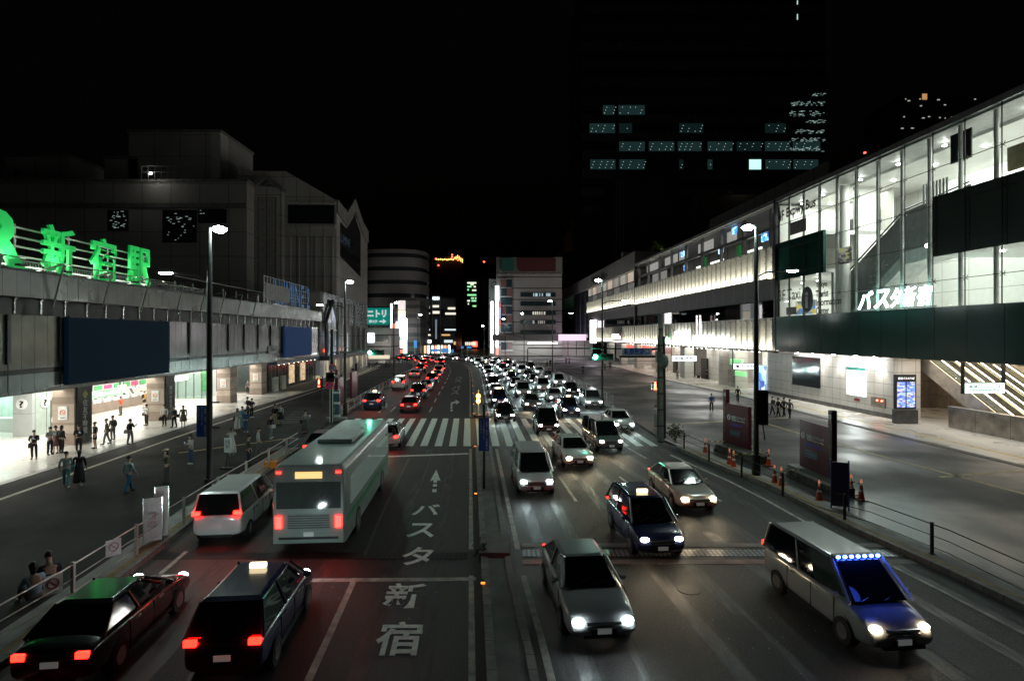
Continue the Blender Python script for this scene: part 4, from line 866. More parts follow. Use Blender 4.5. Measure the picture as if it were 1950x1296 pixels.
for (ya, yb), gs in zip(rowsY, groups):
    for a, b in gs:
        xa, xb = 1060+a/2.591, 1060+b/2.591; p = P(xa,ya,D); q = P(xb,yb,D)
        w_ = MB().box(p.x-tx,q.x-tx,-.2,0,q.z,p.z).build('window', tw_b if a == 950 else (tw_e if (a+int(ya)) % 3 else tw_f), tw)
        if a == 950: continue
        m = MB(); random.seed(int(a+ya)); x = p.x-tx+.6
        while x < q.x-tx-.5:
            for k in range(3):
                if random.random() < .75: zz = q.z+(p.z-q.z)*(.15+.3*k); m.box(x-k*.0+.5*k,x+.5*k+.3,-.26,-.2,zz,zz+.2)
            x += random.uniform(2.2,4.2)
        m.build('ceiling_lamp', tw_s, w_)
for a, b, ya, yb in ((1148,1324,501,523),(1148,1324,548,575),(1230,1324,590,612),(1260,1324,462,474),(1165,1324,640,660),(1148,1324,682,700),(1148,1324,728,748)):
    p = P(1060+a/2.591,ya/2.591,D-.3); q = P(1060+b/2.591,yb/2.591,D-.3); m = MB(); random.seed(a+ya)
    for k in range(int((b-a)/4.5)):
        x = random.uniform(p.x,q.x-.5)-tx; z = random.uniform(q.z,p.z); m.box(x,x+random.uniform(.2,1.3),-.34,-.28,z,z+.16)
    m.build('reflected_glint', EM('glint_dim',(.7,1,.95),.35), tw)  # reflected lines on the tower face, painted as dim glowing boxes
for y0, y1 in ((2,9),(28,38)): p = P(1517.5,y0,D); q = P(1519,y1,D); MB().box(p.x-tx,q.x-tx,-.3,0,min(q.z,171),min(p.z,171.5)).build('stair_light', tw_s, tw)
b0 = empty('side_building','dark mid-rise with pale vertical fins left of the office tower','building',tuple(P(1168,520,235).xy)+(0,))
MB().box(0,24,0,20,0,72).build('wall', M('podium_dark',(.035,.034,.033),.6), b0)
for k in range(3): MB().box(1.2+k*1.3,1.6+k*1.3,-.3,0,20,70).build('fin', M('pale_fin',(.16,.155,.15),.6), b0)
b0 = empty('high_rise','dark high-rise with scattered dots of light at the upper right','building',tuple(P(1712,100,300).xy)+(0,))
MB().box(0,52,0,30,0,131).build('wall', bldg3, b0); random.seed(3)
for k in range(36): x = random.uniform(0,50); z = random.choice([98,103,108,114,120,126,129])+random.uniform(-.5,.5); MB().box(x,x+random.uniform(.4,1.4),-.2,0,z,z+.5).build('lit_window', EM('far_lights',(1,.97,.85),.4), b0)
o = P(1763,183,299); MB().box(o.x-b0.location.x-1.2,o.x-b0.location.x+1.2,-.3,0,o.z-1.5,o.z+1.5).build('orange_window', EM('orange_win',(1,.5,.2),.5), b0)
o = P(1647,291,240); q = empty('aviation_light','small red warning lamp on a dark mast above the terminal roof','beacon',(o.x,o.y,0)); MB().cyl((0,0,20),(0,0,o.z),.25,n=6).build('mast', blackm, q); MB().ell((0,0,o.z),(.5,.5,.45)).build('lamp', EM('beacon_red',(1,.05,.03),9), q)
# rooftop bushes
leafm = M('leaf_green', (.06,.09,.035), .6, noise=.4, nscale=2)
def bush(name, label, loc, r, n, group, h=1.):
    t = empty(name, label, 'shrub', loc, group=group); m = MB(); random.seed(int(loc[1]*7+loc[0]*3))
    for k in range(n):
        a = random.uniform(0,6.28); e = random.uniform(-.2,1.4); q = random.uniform(.4,1)*r*(1+.3*math.sin(3*a+loc[1]))
        p = Vector((math.cos(a)*math.cos(e)*q,math.sin(a)*math.cos(e)*q,h+math.sin(e)*q*1.1)); s = random.uniform(.1,.2)*r**.5
        u = Vector((random.gauss(0,1),random.gauss(0,1),random.gauss(0,1))).normalized(); w = u.orthogonal().normalized()
        m.quad(p+u*s,p+w*s*.5,p-u*s,p-w*s*.5)
    m.build('crown', leafm, t)
    s = MB().cyl((0,0,0),(0,0,h),.08,.05,n=6)
    for k in range(5): a = k*1.3; s.cyl((0,0,h*.6),(math.cos(a)*r*.6,math.sin(a)*r*.6,h+r*.5),.035,.015,n=5)
    s.build('trunk', M('bark',(.06,.045,.03),.8), t); return t
for i, (px, py, d) in enumerate(((1196,492,150),(1215,482,150),(1232,476,145),(1250,468,140),(1268,470,135),(1290,462,130),(1178,498,158))):
    p = P(px,py,d); bush('rooftop_shrub', ['leftmost but one leafy shrub on the terminal roof edge','rooftop shrub third from the left end','rooftop shrub in the middle of the row','lit rooftop shrub right of the middle one','rooftop shrub second from the right end','rooftop shrub at the right end of the row','small rooftop shrub at the far left end of the row'][i], (p.x,p.y,p.z-2.4), 1.9, 240, 'shrubs along the terminal roof edge', 1.6)
for i, px in enumerate((1355,1390,1433,1470,1487)):
    p = P(px,366,200); bush('terrace_tree', ['leftmost tree on the high dark terrace','second tree from the left on the high dark terrace','middle tree on the high dark terrace','fourth tree on the high dark terrace','rightmost tree on the high dark terrace'][i], (p.x,p.y,p.z-3.2), 2.0, 170, 'trees on the high terrace', 2.)
tr = empty('terrace_block','dark stepped terrace block carrying small lit trees','building',(P(1330,0,196).x,196,0)); MB().box(0,34,0,18,22,P(0,374,200).z-.4).build('wall', M('podium_dark',(.035,.034,.033),.6), tr)
light('POINT','terrace_lamp',(15,-2,58),120,(1,.8,.5),tr,size=.3)
p = P(1250,462,138); tl = empty('roof_planter','long dark planter box along the terminal roof edge','planter',(p.x,p.y,0)); MB().box(-8,10,0,2,22,p.z-2.2).build('box', conc_dark, tl); light('POINT','planter_lamp',(1,-1.5,p.z-1.2),90,(.9,1,.5),tl,size=.3)
# ---------------------------------------------------------------- far city
def block(name, label, x0, x1, ytop, d, dep, mat, cat='building', zbot=0):
    a = P(x0,ytop,d); b = P(x1,ytop,d); r = empty(name, label, cat, (a.x,d,0))
    MB().box(0,b.x-a.x,0,dep,zbot,a.z).build('wall', mat, r); return r, b.x-a.x, a.z
def rel(r, px, py, d): p = P(px,py,d); return p.x-r.location.x, p.z
def face_box(r, x0, x1, y0, y1, d, name, mat, t=.3, off=.05):
    a = rel(r,x0,y0,d); b = rel(r,x1,y1,d); return MB().box(a[0],b[0],d-r.location.y-t-off,d-r.location.y-off,b[1],a[1]).build(name, mat, r)
# banded round department store
r = empty('round_building','tall rounded building with horizontal bands left of the road end','building',(P(742,0,215).x,228,0))
body = M('banded_stone', (.2,.19,.175), .6, noise=.15, nscale=.1)
def ringp(rx, ry, z, n=36, x0=0): return [(rx*math.copysign(abs(math.cos(2*math.pi*k/n))**.7,math.cos(2*math.pi*k/n)), ry*math.copysign(abs(math.sin(2*math.pi*k/n))**.7,math.sin(2*math.pi*k/n)), z) for k in range(n)]
ztop = P(0,474,215).z; z = 8.; 
while z < ztop: MB().loft([ringp(12.5,13,z),ringp(12.5,13,min(z+3.4,ztop))]).build('stone_band', body, r, smooth=False); z += 5.
MB().loft([ringp(12,12.5,0),ringp(12,12.5,ztop-1)]).build('wall', M('band_glass',(.03,.035,.04),.15), r)
# green furniture sign on a low building
r, w, zt = block('corner_shop','white low building under the large green sign',697,745,624,180,14,M('far_white',(.42,.41,.4),.6,seam=((2,3.6,.4),)))
face_box(r,700,713,634,652,180,'shop_window',EM('shop_lit',(.85,.95,1),2)); face_box(r,702,742,676,690,180,'shop_entrance',EM('shop_warm',(1,.85,.6),.8)); face_box(r,716,740,638,650,180,'window',M('grey_win',(.15,.16,.16),.3))
light('POINT','shop_lamp',(6,-4,5),300,(1,.95,.85),r,size=.5)
a = P(698,586,176); b = P(740,618,176); q = empty('rooftop_billboard','large teal-green billboard with white characters and an arrow','sign',(a.x,176,0))
MB().box(0,b.x-a.x,0,.5,b.z,a.z).build('panel', M('teal_sign',(.0,.2,.16),.5,emit=(.0,.27,.21),estr=.7), q)
wl = EM('teal_sign_white',(.75,.8,.78),.7); W_ = b.x-a.x; Hh = a.z-b.z
text('lettering','ニトリ',wl,W_*.86,Hh*.46,(W_*.47,-.05,b.z+Hh*.66),RC,q,ext=.05,bold=.06)
text('lettering','歩2分',wl,W_*.4,Hh*.2,(W_*.3,-.05,b.z+Hh*.2),RC,q,ext=.05,bold=.03)
MB().prism([(0,-.25),(0,.25),(1.1,.25),(1.1,.75),(2.2,0),(1.1,-.75),(1.1,-.25)], lambda u, c, t: (W_*.58+u,t,b.z+Hh*.2+c), -.1, 0).build('arrow', wl, q)
MB().cyl((1,.3,b.z),(1,.3,P(0,624,176).z),.15,n=6).cyl((W_-1,.3,b.z),(W_-1,.3,P(0,624,176).z),.15,n=6).build('post', greym, q)
# neon blade signs (left)
def blade(label, x0, x1, y0, y1, d, mats, horizontal=False, group='vertical light signs at the end of the road'):
    a = P(x0,y0,d); b = P(x1,y1,d); q = empty('blade_sign', label, 'sign', (a.x,d,0), group=group); w = b.x-a.x; hh = a.z-b.z
    for i, (t0, t1, m) in enumerate(mats): MB().box(0,w,0,1.2,b.z+hh*t0,b.z+hh*t1).build('light_panel', m, q)
    MB().box(w/2-.1,w/2+.1,1.2,2,b.z,a.z).build('bracket', blackm, q); return q
wn_ = EM('neon_w',(1,.96,.98),7); rn = EM('neon_r',(1,.1,.05),3); bn = EM('neon_b',(.05,.15,1),2); gn = EM('neon_g',(.35,1,.6),3.5); cy = EM('neon_c',(.5,.9,1),3); yn = EM('neon_y',(1,.8,.4),1.6); pk = EM('neon_p',(1,.35,.65),6)
blade('thin white light tube on the left corner building', 743.5,745.5,578,686,200,[(0,1,wn_)])
blade('red, white and blue lit vertical sign beside the white tube', 746,753,616,686,199,[(0,.3,wn_),(.3,.36,rn),(.36,.42,bn),(.42,.55,wn_),(.55,.64,rn),(.64,.8,wn_),(.8,1,rn)])
blade('cream-topped tall bright vertical sign', 758,771,572,640,205,[(0,.35,wn_),(.35,.72,yn),(.74,1,EM('neon_cream',(1,.85,.8),.8))])
blade('green and white glowing vertical sign, tallest of the cluster', 768,774,606,680,204,[(0,.45,gn),(.45,1,wn_)])
blade('white vertical sign with a red square at its foot', 762,766,622,672,198,[(0,.12,rn),(.2,.5,wn_),(.55,.8,gn),(.82,1,wn_)])
blade('pale blue narrow sign between the bright ones', 754,759,612,660,203,[(0,.4,cy),(.5,1,cy)])
blade('pink glowing square screen low on the left of the road end', 801,811,640,655,230,[(0,1,pk)])
blade('small white lit box under the pink screen', 815,820,647,653,231,[(0,1,wn_)])
r, w, zt = block('narrow_building','narrow dark building carrying the vertical light signs',742,800,572,210,20,M('far_dark_grey',(.1,.1,.1),.6,seam=((2,3.4,1.4),),seamcol=(.03,.035,.04)))
light('AREA','sign_glow',(6,-9,14),500,(.9,.97,1),r,size=8,size_y=18,rot=(math.radians(90),0,math.radians(180)))
# white-lettered office block
r, w, zt = block('office_building','mid-rise office with lit window rows and a small white sign on top',799,868,566,260,30,M('office_grey',(.1,.105,.11),.5,seam=((2,7.8,3.4),),seamcol=(.02,.025,.03)))
face_box(r,823,838,563,574,259,'sign_panel',M('sign_back',(.12,.14,.14),.4)); text('sign_letters','KDDI',EM('kddi_white',(.85,1,1),2.2),3.0,1.3,(rel(r,830.5,0,258)[0],-2.6,rel(r,0,568,258)[1]),RC,r,ext=.1,bold=.03)
warmw = EM('warm_window',(1,.93,.75),1.0); coolw = EM('cool_window',(.8,.95,1),.9); orw = EM('orange_window',(1,.55,.2),.8)
for x0,x1,y0,y1,m in ((803,818,583,587,warmw),(824,836,581,585,warmw),(853,867,585,589,warmw),(810,819,595,598,coolw),(824,837,592,597,warmw),(848,868,595,599,warmw),(847,868,626,629,coolw),(813,819,626,629,coolw),(841,857,636,639,orw),(815,820,636,639,warmw),(846,862,647,652,coolw),(864,868,650,656,orw)): face_box(r,x0,x1,y0,y1,260,'window',m)
face_box(r,829,832,608,645,260,'stair_light',M('stair_dim',(.2,.22,.24),.4,emit=(.5,.6,.7),estr=.35))
for x in (823,838): face_box(r,x,x+1.2,574,655,260,'fin',M('fin_pale',(.3,.31,.32),.5),t=.8)
# tower with orange crown lights
r, w, zt = block('tower','tall dark tower with a crown of orange lights, centre of the photo',830,882,497,420,40,M('tower_faint',(.045,.045,.05),.5,seam=((2,9,.6),)))
og = EM('crown_orange',(1,.45,.12),4); rdl = EM('red_beacon',(1,.06,.03),8)
cr_ = MB(); 
for x in range(830,864,4):
    a = rel(r,x,493+((x-830)%7)*.2,420); cr_.box(a[0],a[0]+.9,-.8,-.2,a[1]-.6,a[1]+.3)
for x, y0, y1 in ((868,488,494),(871,486,492),(874,488,495),(877,491,498),(880,493,500),(865,490,493)): a = rel(r,x,y0,420); b = rel(r,x+1.2,y1,420); cr_.box(a[0],b[0],-.8,-.2,b[1],a[1])
cr_.build('crown_light', og, r); b_ = MB()
for x, y in ((830,493),(835,505),(861,485),(861,489),(872,495)): a = rel(r,x,y,419); b_.ell((a[0],-1.2,a[1]),(.6,.4,.6),8,4)
b_.build('red_beacon', rdl, r); MB().box(w*.35,w,-.1,6,zt,zt+3.5).build('crown', M('crown_dark',(.06,.05,.045),.5), r)
r, w, zt = block('slim_tower','slim dark tower with a column of green-lit floors',884,932,530,400,30,M('tower_faint2',(.025,.028,.032),.5))
gw = EM('green_office',(.35,1,.45),1.0); gw2 = EM('green_office_pale',(.8,1,.7),1.1)
for i, (y, x0, x1, m) in enumerate(((537,890,907,gw2),(544,890,898,gw),(544,902,906,gw2),(550,890,893,gw),(551,899,907,gw2),(560,890,907,gw),(566,897,903,gw),(566,905,907,gw2),(571,890,895,gw2),(571,898,907,gw),(577,891,893,gw2),(581,900,907,gw),(540,896,902,gw2))):
    a = rel(r,x0,y,400); b = rel(r,x1,y+3,400); MB().box(a[0],b[0],-.4,0,b[1],a[1]).build('lit_window', m, r)
a = P(922,499,400); q = empty('aviation_light','lone red warning light on a thin mast right of the tower','beacon',(a.x,398,0)); MB().cyl((0,0,0),(0,0,a.z),.2,n=5).build('mast',blackm,q); MB().ell((0,0,a.z),(.7,.7,.6),8,5).build('lamp',rdl,q)
# right end: building with two blank billboards
r, w, zt = block('corner_office','grey office building with dark green and dark red blank billboards on its top',945,1070,521,200,34,bldg2)
a = rel(r,945,488,200); b = rel(r,1071,521,200); MB().box(a[0],b[0],.5,30,b[1],a[1]-.2).build('top_storey', M('top_grey',(.17,.165,.16),.6), r)
fb = MB(); 
for i in range(7): x = i*3.2+1; fb.box(x,x+.2,-1,0,b[1]-.2,b[1]); fb.ell((x,-1.1,b[1]-.1),(.15,.15,.1),6,4)
fb.build('billboard_lamp', M('dim_lamp',(.4,.4,.38),.4), r)
for x0, x1, c, nm in ((955,979,(.002,.016,.012),'green'),(988,1058,(.013,.0008,.0012),'red')):
    A_ = P(x0,491,199.5); B_ = P(x1,516.5,199.5); q = empty('billboard', 'small blank dark green rooftop billboard' if nm == 'green' else 'wide blank dark red rooftop billboard','billboard',(A_.x,199,0),group='rooftop billboards'); MB().box(0,B_.x-A_.x,0,.5,B_.z,A_.z).build('panel', M('bill_'+nm, c, .7, noise=.02, emit=c, estr=.7), q); MB().box(1,1.2,.5,1.8,B_.z,A_.z).build('bracket', dark, q)
wd = M('band_window', (.02,.035,.04), .12)
for i, y in enumerate((557,574,592,609,628)):
    w_ = face_box(r,991,1058,y,y+8,200,'window_band',wd)
    if i in (0,2,3):
        m = MB(); random.seed(i+4)
        for k in range((9,0,6,7,0)[i]): x = random.uniform(1013,1048) if i != 2 else 1014+k*4.3; a = rel(r,x,y+1,199.5); b = rel(r,x+random.uniform(1.5,3.5),y+7,199.5); m.box(a[0],b[0],-.75,-.5,b[1],a[1])
        m.build('lit_pane', [EM('pane_cool',(.5,.75,.85),.45),None,EM('pane_warm',(1,.9,.7),.5),EM('pane_mix',(.9,.85,.75),.2)][i], w_)
for x0,x1 in ((954,964),(965,975)):
    for k in range(8): face_box(r,x0,x1,532+k*17,547+k*17,200,'corner_window',M('corner_glass',(.02,.04,.05),.1) if (k+x0)%3 else M('corner_glass_warm',(.06,.03,.03),.3,emit=(.3,.15,.12),estr=.1))
fr = MB()
for k in range(9): a = rel(r,953,530+k*17,200); b = rel(r,976,531.6+k*17,200); fr.box(a[0],b[0],-.7,0,b[1],a[1])
fr.build('corner_frame', M('corner_frame_grey',(.35,.36,.38),.4,metal=.5), r)
light('AREA','facade_light',(10,-14,2),1600,(.95,1,.97),r,size=12,size_y=3,rot=(math.radians(125),0,0))
blade('longest bright white light column on the right-hand corner', 944.5,948.5,558,675,196,[(0,.12,rn),(.12,.17,wn_),(.17,.98,wn_)])
blade('white light column standing just left of the longest one', 935,939.5,574,672,197,[(0,1,EM('neon_w2',(1,1,1),9))])
blade('upper white sign panel over the light columns', 943,950,544,572,197,[(0,1,EM('neon_w3',(.9,1,1),5))])
blade('dim vertical sign of red and violet characters', 949.5,953.5,577,620,198.5,[(0,.25,M('dim_red_sign',(.3,.05,.05),.5,emit=(.6,.1,.1),estr=.5)),(.3,.8,M('dim_violet',(.2,.2,.3),.5,emit=(.3,.3,.5),estr=.5)),(.82,1,M('dim_red_sign',(.3,.05,.05),.5,emit=(.6,.1,.1),estr=.5))])
r, w, zt = block('slab_building','pale slab with a round emblem behind the light columns',931,947,531,206,16,M('slab_grey',(.3,.34,.33),.5))
q = MB(); 
for k in range(24): a = 2*math.pi*k/24; b = 2*math.pi*(k+1)/24; q.cyl((1.9+1.1*math.cos(a),-.1,zt-2.2+1.1*math.sin(a)),(1.9+1.1*math.cos(b),-.1,zt-2.2+1.1*math.sin(b)),.12,n=4)
q.build('round_emblem', blackm, r)
r, w, zt = block('low_building','low dark building with a small lit frontage behind the far junction',880,912,648,300,12,M('far_dark_grey',(.1,.1,.1),.6,seam=((2,3.4,1.4),),seamcol=(.03,.035,.04)))
for k in range(6): face_box(r,886+k*3.4,888.4+k*3.4,651,657,300,'window',warmw)
face_box(r,900,909,650,660,300,'red_sign',rn)
for i, (x0, x1, yt, d) in enumerate(((745,802,600,290),(866,886,600,330),(908,940,655,320),(-60,330,520,170),(1066,1110,478,262),(905,945,590,420))):
    block('building', ['dark block behind the vertical light signs','narrow dark block right of the white-signed office','low dark block left of the light columns','dark mass behind the station roof on the far left','dark block between the corner office and the office tower','faint block behind the light columns'][i], x0, x1, yt, d, 20, M('far_block_%d'%(i%2),(.04+.02*(i%2),.045,.05),.6,seam=((2,3.5,1.2),),seamcol=(.015,.018,.02)))
# far junction: blue direction signs, signals, lit shop fronts
for x0, x1, y0, y1, lab in ((820,838,664,669,'wide blue direction sign on the far gantry, left one'),(840,855,663,671,'blue direction sign in the middle of the far gantry'),(858,864,665,671,'small blue direction sign on the far gantry'),(878,883,659,663,'little blue sign hanging over the far carriageway'),(889,898,659,663,'blue sign over the far oncoming lanes'),(788,794,648,662,'blue standing sign by the far left crowd')):
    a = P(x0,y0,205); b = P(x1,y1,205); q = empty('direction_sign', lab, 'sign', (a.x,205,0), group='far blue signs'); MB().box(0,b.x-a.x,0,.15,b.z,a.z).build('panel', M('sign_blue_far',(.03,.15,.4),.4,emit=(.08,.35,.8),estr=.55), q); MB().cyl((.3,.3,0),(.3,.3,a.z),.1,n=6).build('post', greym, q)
for i in range(9):
    x = 800+i*6+random.uniform(-1,1); a = P(x,665+random.uniform(-2,3),215); q = empty('small_shop','lit shop front at the far bend, number %s from the left'%['one','two','three','four','five','six','seven','eight','nine'][i],'shop',(a.x,215+i,0),group='lit shop fronts at the far bend')
    MB().box(0,1.,0,3,0,4).build('wall', conc_dark, q); MB().box(.1,.9,-.2,-.02,.5,3.4).build('lit_front', [EM('shop_a',(1,.9,.75),2.5),EM('shop_b',(1,.4,.2),2),EM('shop_c',(.9,1,1),4)][i%3], q)

# ---------------------------------------------------------------- street lamps
def lamp(label, px, ybase, ytop, side=1, arm=None, e=1500, z=.12, thick=.1, headr=.38):
    g = G(px,ybase,z); hh = (ybase-ytop)/F*g.y
    r = empty('street_lamp', label, 'street lamp', g, group='tall street lamps')
    MB().cyl((0,0,0),(0,0,hh-1.2),thick,thick*.8,n=12).cyl((0,0,0),(0,0,1.1),thick*1.6,n=12).cyl((0,0,hh-1.2),(0,0,hh),thick*.72,thick*.6,n=10).build('pole', M('pole_dark',(.028,.03,.03),.45,metal=.4), r, smooth=False)
    MB().tube([(0,0,hh-.02),(side*.25,0,hh+.05)],.05,6).build('arm', greym, r)
    a = MB().ell((side*headr*1.2,0,hh+.02),(headr,.2,.13),10,6).build('housing', greym, r); MB().ell((side*headr*1.2,-.02,hh-.06),(headr*.8,.2,.19),14,8).build('lamp_glass', lamp_e, r)
    light('SPOT','street_light',(side*headr*1.2,0,hh-.25),e,(.74,1,.9),r,size=.18,spot=165,blend=.6,rot=(0,0,0))
    if arm:
        s, ya, L = arm; za = (ybase-ya)/F*g.y
        MB().tube([(0,0,za-.35),(s*.5,0,za-.1),(s*L,0,za)],.045,6).build('arm', M('pole_dark',(.028,.03,.03),.45,metal=.4), r)
        MB().ell((s*(L+.3),0,za+.03),(.38,.15,.07),10,5).build('housing', greym, r); MB().ell((s*(L+.3),0,za-.02),(.33,.13,.06),10,5).build('lamp_glass', lamp_e, r)
        light('SPOT','street_light',(s*(L+.3),0,za-.15),e*.5,(.74,1,.9),r,size=.15,spot=160,blend=.6)
    return r
l1 = lamp('tall dark lamp post on the left plaza with blue banner and side arm',399,958,433,1,(-1,519,1.6),e=650,thick=.14)
l2 = lamp('tall dark lamp post on the right plaza behind the maroon map boards',1440,905,430,-1,(1,515,1.6),e=500,thick=.14)
lamp('lamp post beyond the signal on the left plaza, before the maroon boards',657,790,535,1,(-1,580,2),e=900,thick=.12)
lamp('lamp post right of centre with the green signal in front of it',1147,775,532,-1,(1,572,2),e=900,thick=.12)
lamp('lamp post by the far left crowd',750,722,575,1,None,e=900,thick=.1)
lamp('lamp post further on, near the right-hand bend',1052,716,572,-1,(1,596,3),e=900,thick=.1)
lamp('distant lamp post left of the road end',796,700,598,1,None,e=700)
lamp('distant lamp post on the right before the grey office',998,694,596,-1,None,e=700)
lamp('faint distant lamp post past the bend',922,680,620,-1,None,e=400)
lamp('distant short lamp post in front of the corner windows',962,690,607,-1,None,e=600)
# control box on the right lamp, blue banner on the left lamp
g2_ = G(1440,905); bx = MB().box(-.2,.2,-.2,.2,-.9,.9).cyl((0,0,-.9),(.1,0,-1.7),.04,n=5).build('control_box', blackm, None, loc=(g2_.x+.33,g2_.y-.1,P(0,775,g2_.y).z)); bx.parent = l2; bx.location = (.33,-.05,P(0,775,g2_.y).z-.12)
def vbanner(label, px0, px1, y0, y1, d, cols, mat=None, group='blue vertical banners', rz=0):
    a = P(px0,y0,d); b = P(px1,y1,d); w = b.x-a.x; hh = a.z-b.z
    q = empty('banner_sign', label, 'sign', ((a.x+b.x)/2,d,b.z), rz, group)
    MB().box(-w/2,w/2,-.04,.04,0,hh).build('panel', mat or M('banner_blue',(.015,.07,.33),.45), q)
    n = len(cols); wt = M('banner_white',(.55,.65,.75),.5)
    for i, s in enumerate(cols):
        sp = w*.82/n; text('lettering','\n'.join(s),wt,sp*.62,hh*.9*len(s)/max(len(c) for c in cols),(w*.41-sp*(i+.5),-.06,hh*.5 if i == 0 else hh*(.95-.45*len(s)/max(len(c) for c in cols))),RC,q,ext=.004,bold=.01)
    return q
q = vbanner('blue vertical banner with white characters on the left lamp post',375,396.5,771,831,G(399,958).y-.0,['一般車・原付・自動車は','バスタ新宿へは','入れません'])
MB().cyl((.25,0,.4),(.75,0,.4),.04,n=6).cyl((.25,0,1.5),(.75,0,1.5),.04,n=6).build('bracket', dark, q)
m0 = G(922,930,.16); q = vbanner('blue vertical banner with white and red characters on the median post',911.5,931.5,795,858,m0.y,['一般車・原付・大型車は','バスタ新宿へは','入れません'])
MB().cyl((0,.12,-q.location.z+.16),(0,.12,2.2),.06,n=8).build('post', dark, q)
# amber delineator on the median and reflectors
g = G(911,790,.16); q = empty('warning_light','slim post on the median with two glowing amber lamps','warning light',g); MB().cyl((0,0,0),(0,0,2.3),.05,n=8).build('post', whitem, q)
for z_ in (1.3,1.75): MB().ell((0,-.08,z_),(.2,.12,.2),10,6).build('lamp', EM('amber',(1,.5,.06),14), q)
light('POINT','amber_light',(0,-.4,1.5),25,(1,.55,.1),q,size=.1)
names = ['nearest','second','third','fourth','fifth','sixth','seventh','eighth','ninth','tenth','eleventh','twelfth','thirteenth']
for i, (px, py) in enumerate(((920,1110),(906,940),(905,850),(902,787),(902,770),(901,749),(900,735),(899,724),(898,715),(896,709),(895,703),(928,786),(913,790))):
    g = G(px,py,.2); q = empty('road_reflector', 'orange median reflector, %s counting away from the camera' % names[i] if i < 11 else ('orange reflector on the right corner of the median nose' if i == 11 else 'orange reflector at the foot of the amber warning post'), 'reflector', g, group='orange median reflectors')
    MB().ell((0,0,.03),(.09,.07,.08),10,5).build('body', blackm, q); MB().box(-.06,.06,-.09,-.06,.02,.07).build('lens', EM('reflector_orange',(1,.25,.04),2.6), q)
# ---------------------------------------------------------------- traffic signals
def signal(parent, cx, cy, cz, w=1.35, face=-1, on=0, name='signal_head'):
    b = MB().box(cx-w/2,cx+w/2,cy-.12,cy+.12,cz-.22,cz+.22).build(name, M('signal_body',(.02,.035,.03),.4), parent, bevel=.03)
    for k in range(3):
        x = cx-w/2+w*(k+.5)/3; MB().cyl((x,cy-.14,cz),(x,cy-.12,cz),.16,n=16).build('lens', green_l if k == on else M('lens_dark',(.03,.03,.03),.3), b)
        MB().prism([(math.cos(t)*.19,math.sin(t)*.19) for t in [math.pi*j/8 for j in range(9)]]+[(math.cos(t)*.17,math.sin(t)*.17) for t in [math.pi*j/8 for j in range(8,-1,-1)]], lambda a, c, t: (x+a,t,cz+c), cy-.36, cy-.12).build('visor', M('signal_body',(.02,.035,.03),.4), b)
    light('POINT','signal_light',(cx-w/2+w/6,cy-.5,cz),90,(.1,1,.6),parent,size=.15)
g = G(632,803); s = empty('traffic_signal','left kerb signal pole with a long arm and a glowing green light','traffic signal',g)
hh = P(0,627,g.y).z-.12; za = P(0,671,g.y).z-.12
MB().cyl((0,0,0),(0,0,hh),.16,.12,n=12).build('pole', M('pole_dark',(.028,.03,.03),.45,metal=.4), s); MB().cyl((0,0,za),(3.6,0,za+.1),.06,n=6).cyl((0,0,za+.6),(3.4,0,za+.1),.03,n=5).build('arm', greym, s)
signal(s, (717-632)/F*g.y, -.2, za, w=1.4)
MB().box(-.4,.3,-.35,-.15,3.4,4.2).build('controller', blackm, s)
g = G(1147,777); 
# utility pole with arms
g = G(1258,842); d = g.y; s = empty('utility_pole','tall concrete utility pole wrapped in cables with a long signal arm','utility pole',g)
hh = P(0,598,d).z-.12
MB().cyl((0,0,0),(0,0,hh),.24,.16,n=14).build('pole', M('pole_concrete',(.16,.165,.15),.8,noise=.3,nscale=4,seam=((2,1.1,.12),),seamcol=(.05,.05,.05)), s)
MB().box(-.75,-.2,-.3,.1,0,3.6).build('lower_cabinet', M('cabinet_grey',(.2,.2,.19),.6), s) if False else None
for x, r_ in ((.22,.05),(.3,.035),(-.24,.03)): MB().tube([(x,-.1,.3),(x,-.1,3.2),(x*.8,-.1,hh-1.5)],r_,6).build('cable_conduit', blackm, s)
z1 = P(0,664,d).z-.12; z2 = P(0,679,d).z-.12; xa = (1005-1258)/F*d; xb = (1165-1258)/F*d
MB().cyl((0,0,z1),(xa,0,z1+.05),.06,.04,n=6).cyl((xa,0,z1),(xa,0,z1-2.2),.04,n=6).build('long_arm', blackm, s)
MB().cyl((0,0,z2),(xb+.5,0,z2),.07,n=6).cyl((-.2,0,z2),(-2.7,0,z1),.04,n=5).cyl((-.2,0,z1),(-2.6,0,z2),.04,n=5).build('signal_arm', blackm, s)
signal(s, (1146-1258)/F*d, -.2, z2, w=1.5)
MB().ell((.1,-.4,z2-.3),(.35,.3,.5),10,6).box(-.4,0,-.5,-.1,z1-.9,z1-.2).build('junction_box', M('box_grey_green',(.09,.11,.1),.5), s)
for k, (tx_, ty_, tz_) in enumerate(((-14,28,2.2),(-13,30,1.3),(-12,32,.4))):
    p0 = Vector((0,0,hh-2.2-k)); p1 = Vector((tx_,ty_,hh-2.5-k+tz_)); pts = [p0.lerp(p1,t/8)-Vector((0,0,math.sin(math.pi*t/8)*.8)) for t in range(9)]
    MB().tube(pts,.018,4).build('overhead_wire', blackm, s)
a = P(1183,663,d); b = P(1240,677,d); q = empty('place_name_sign','pale sign with blue station-exit lettering hung on the signal arm','sign',(a.x,d-.15,b.z)); MB().box(0,b.x-a.x,-.05,.05,0,a.z-b.z).build('panel', M('pale_sign',(.35,.42,.45),.4), q)
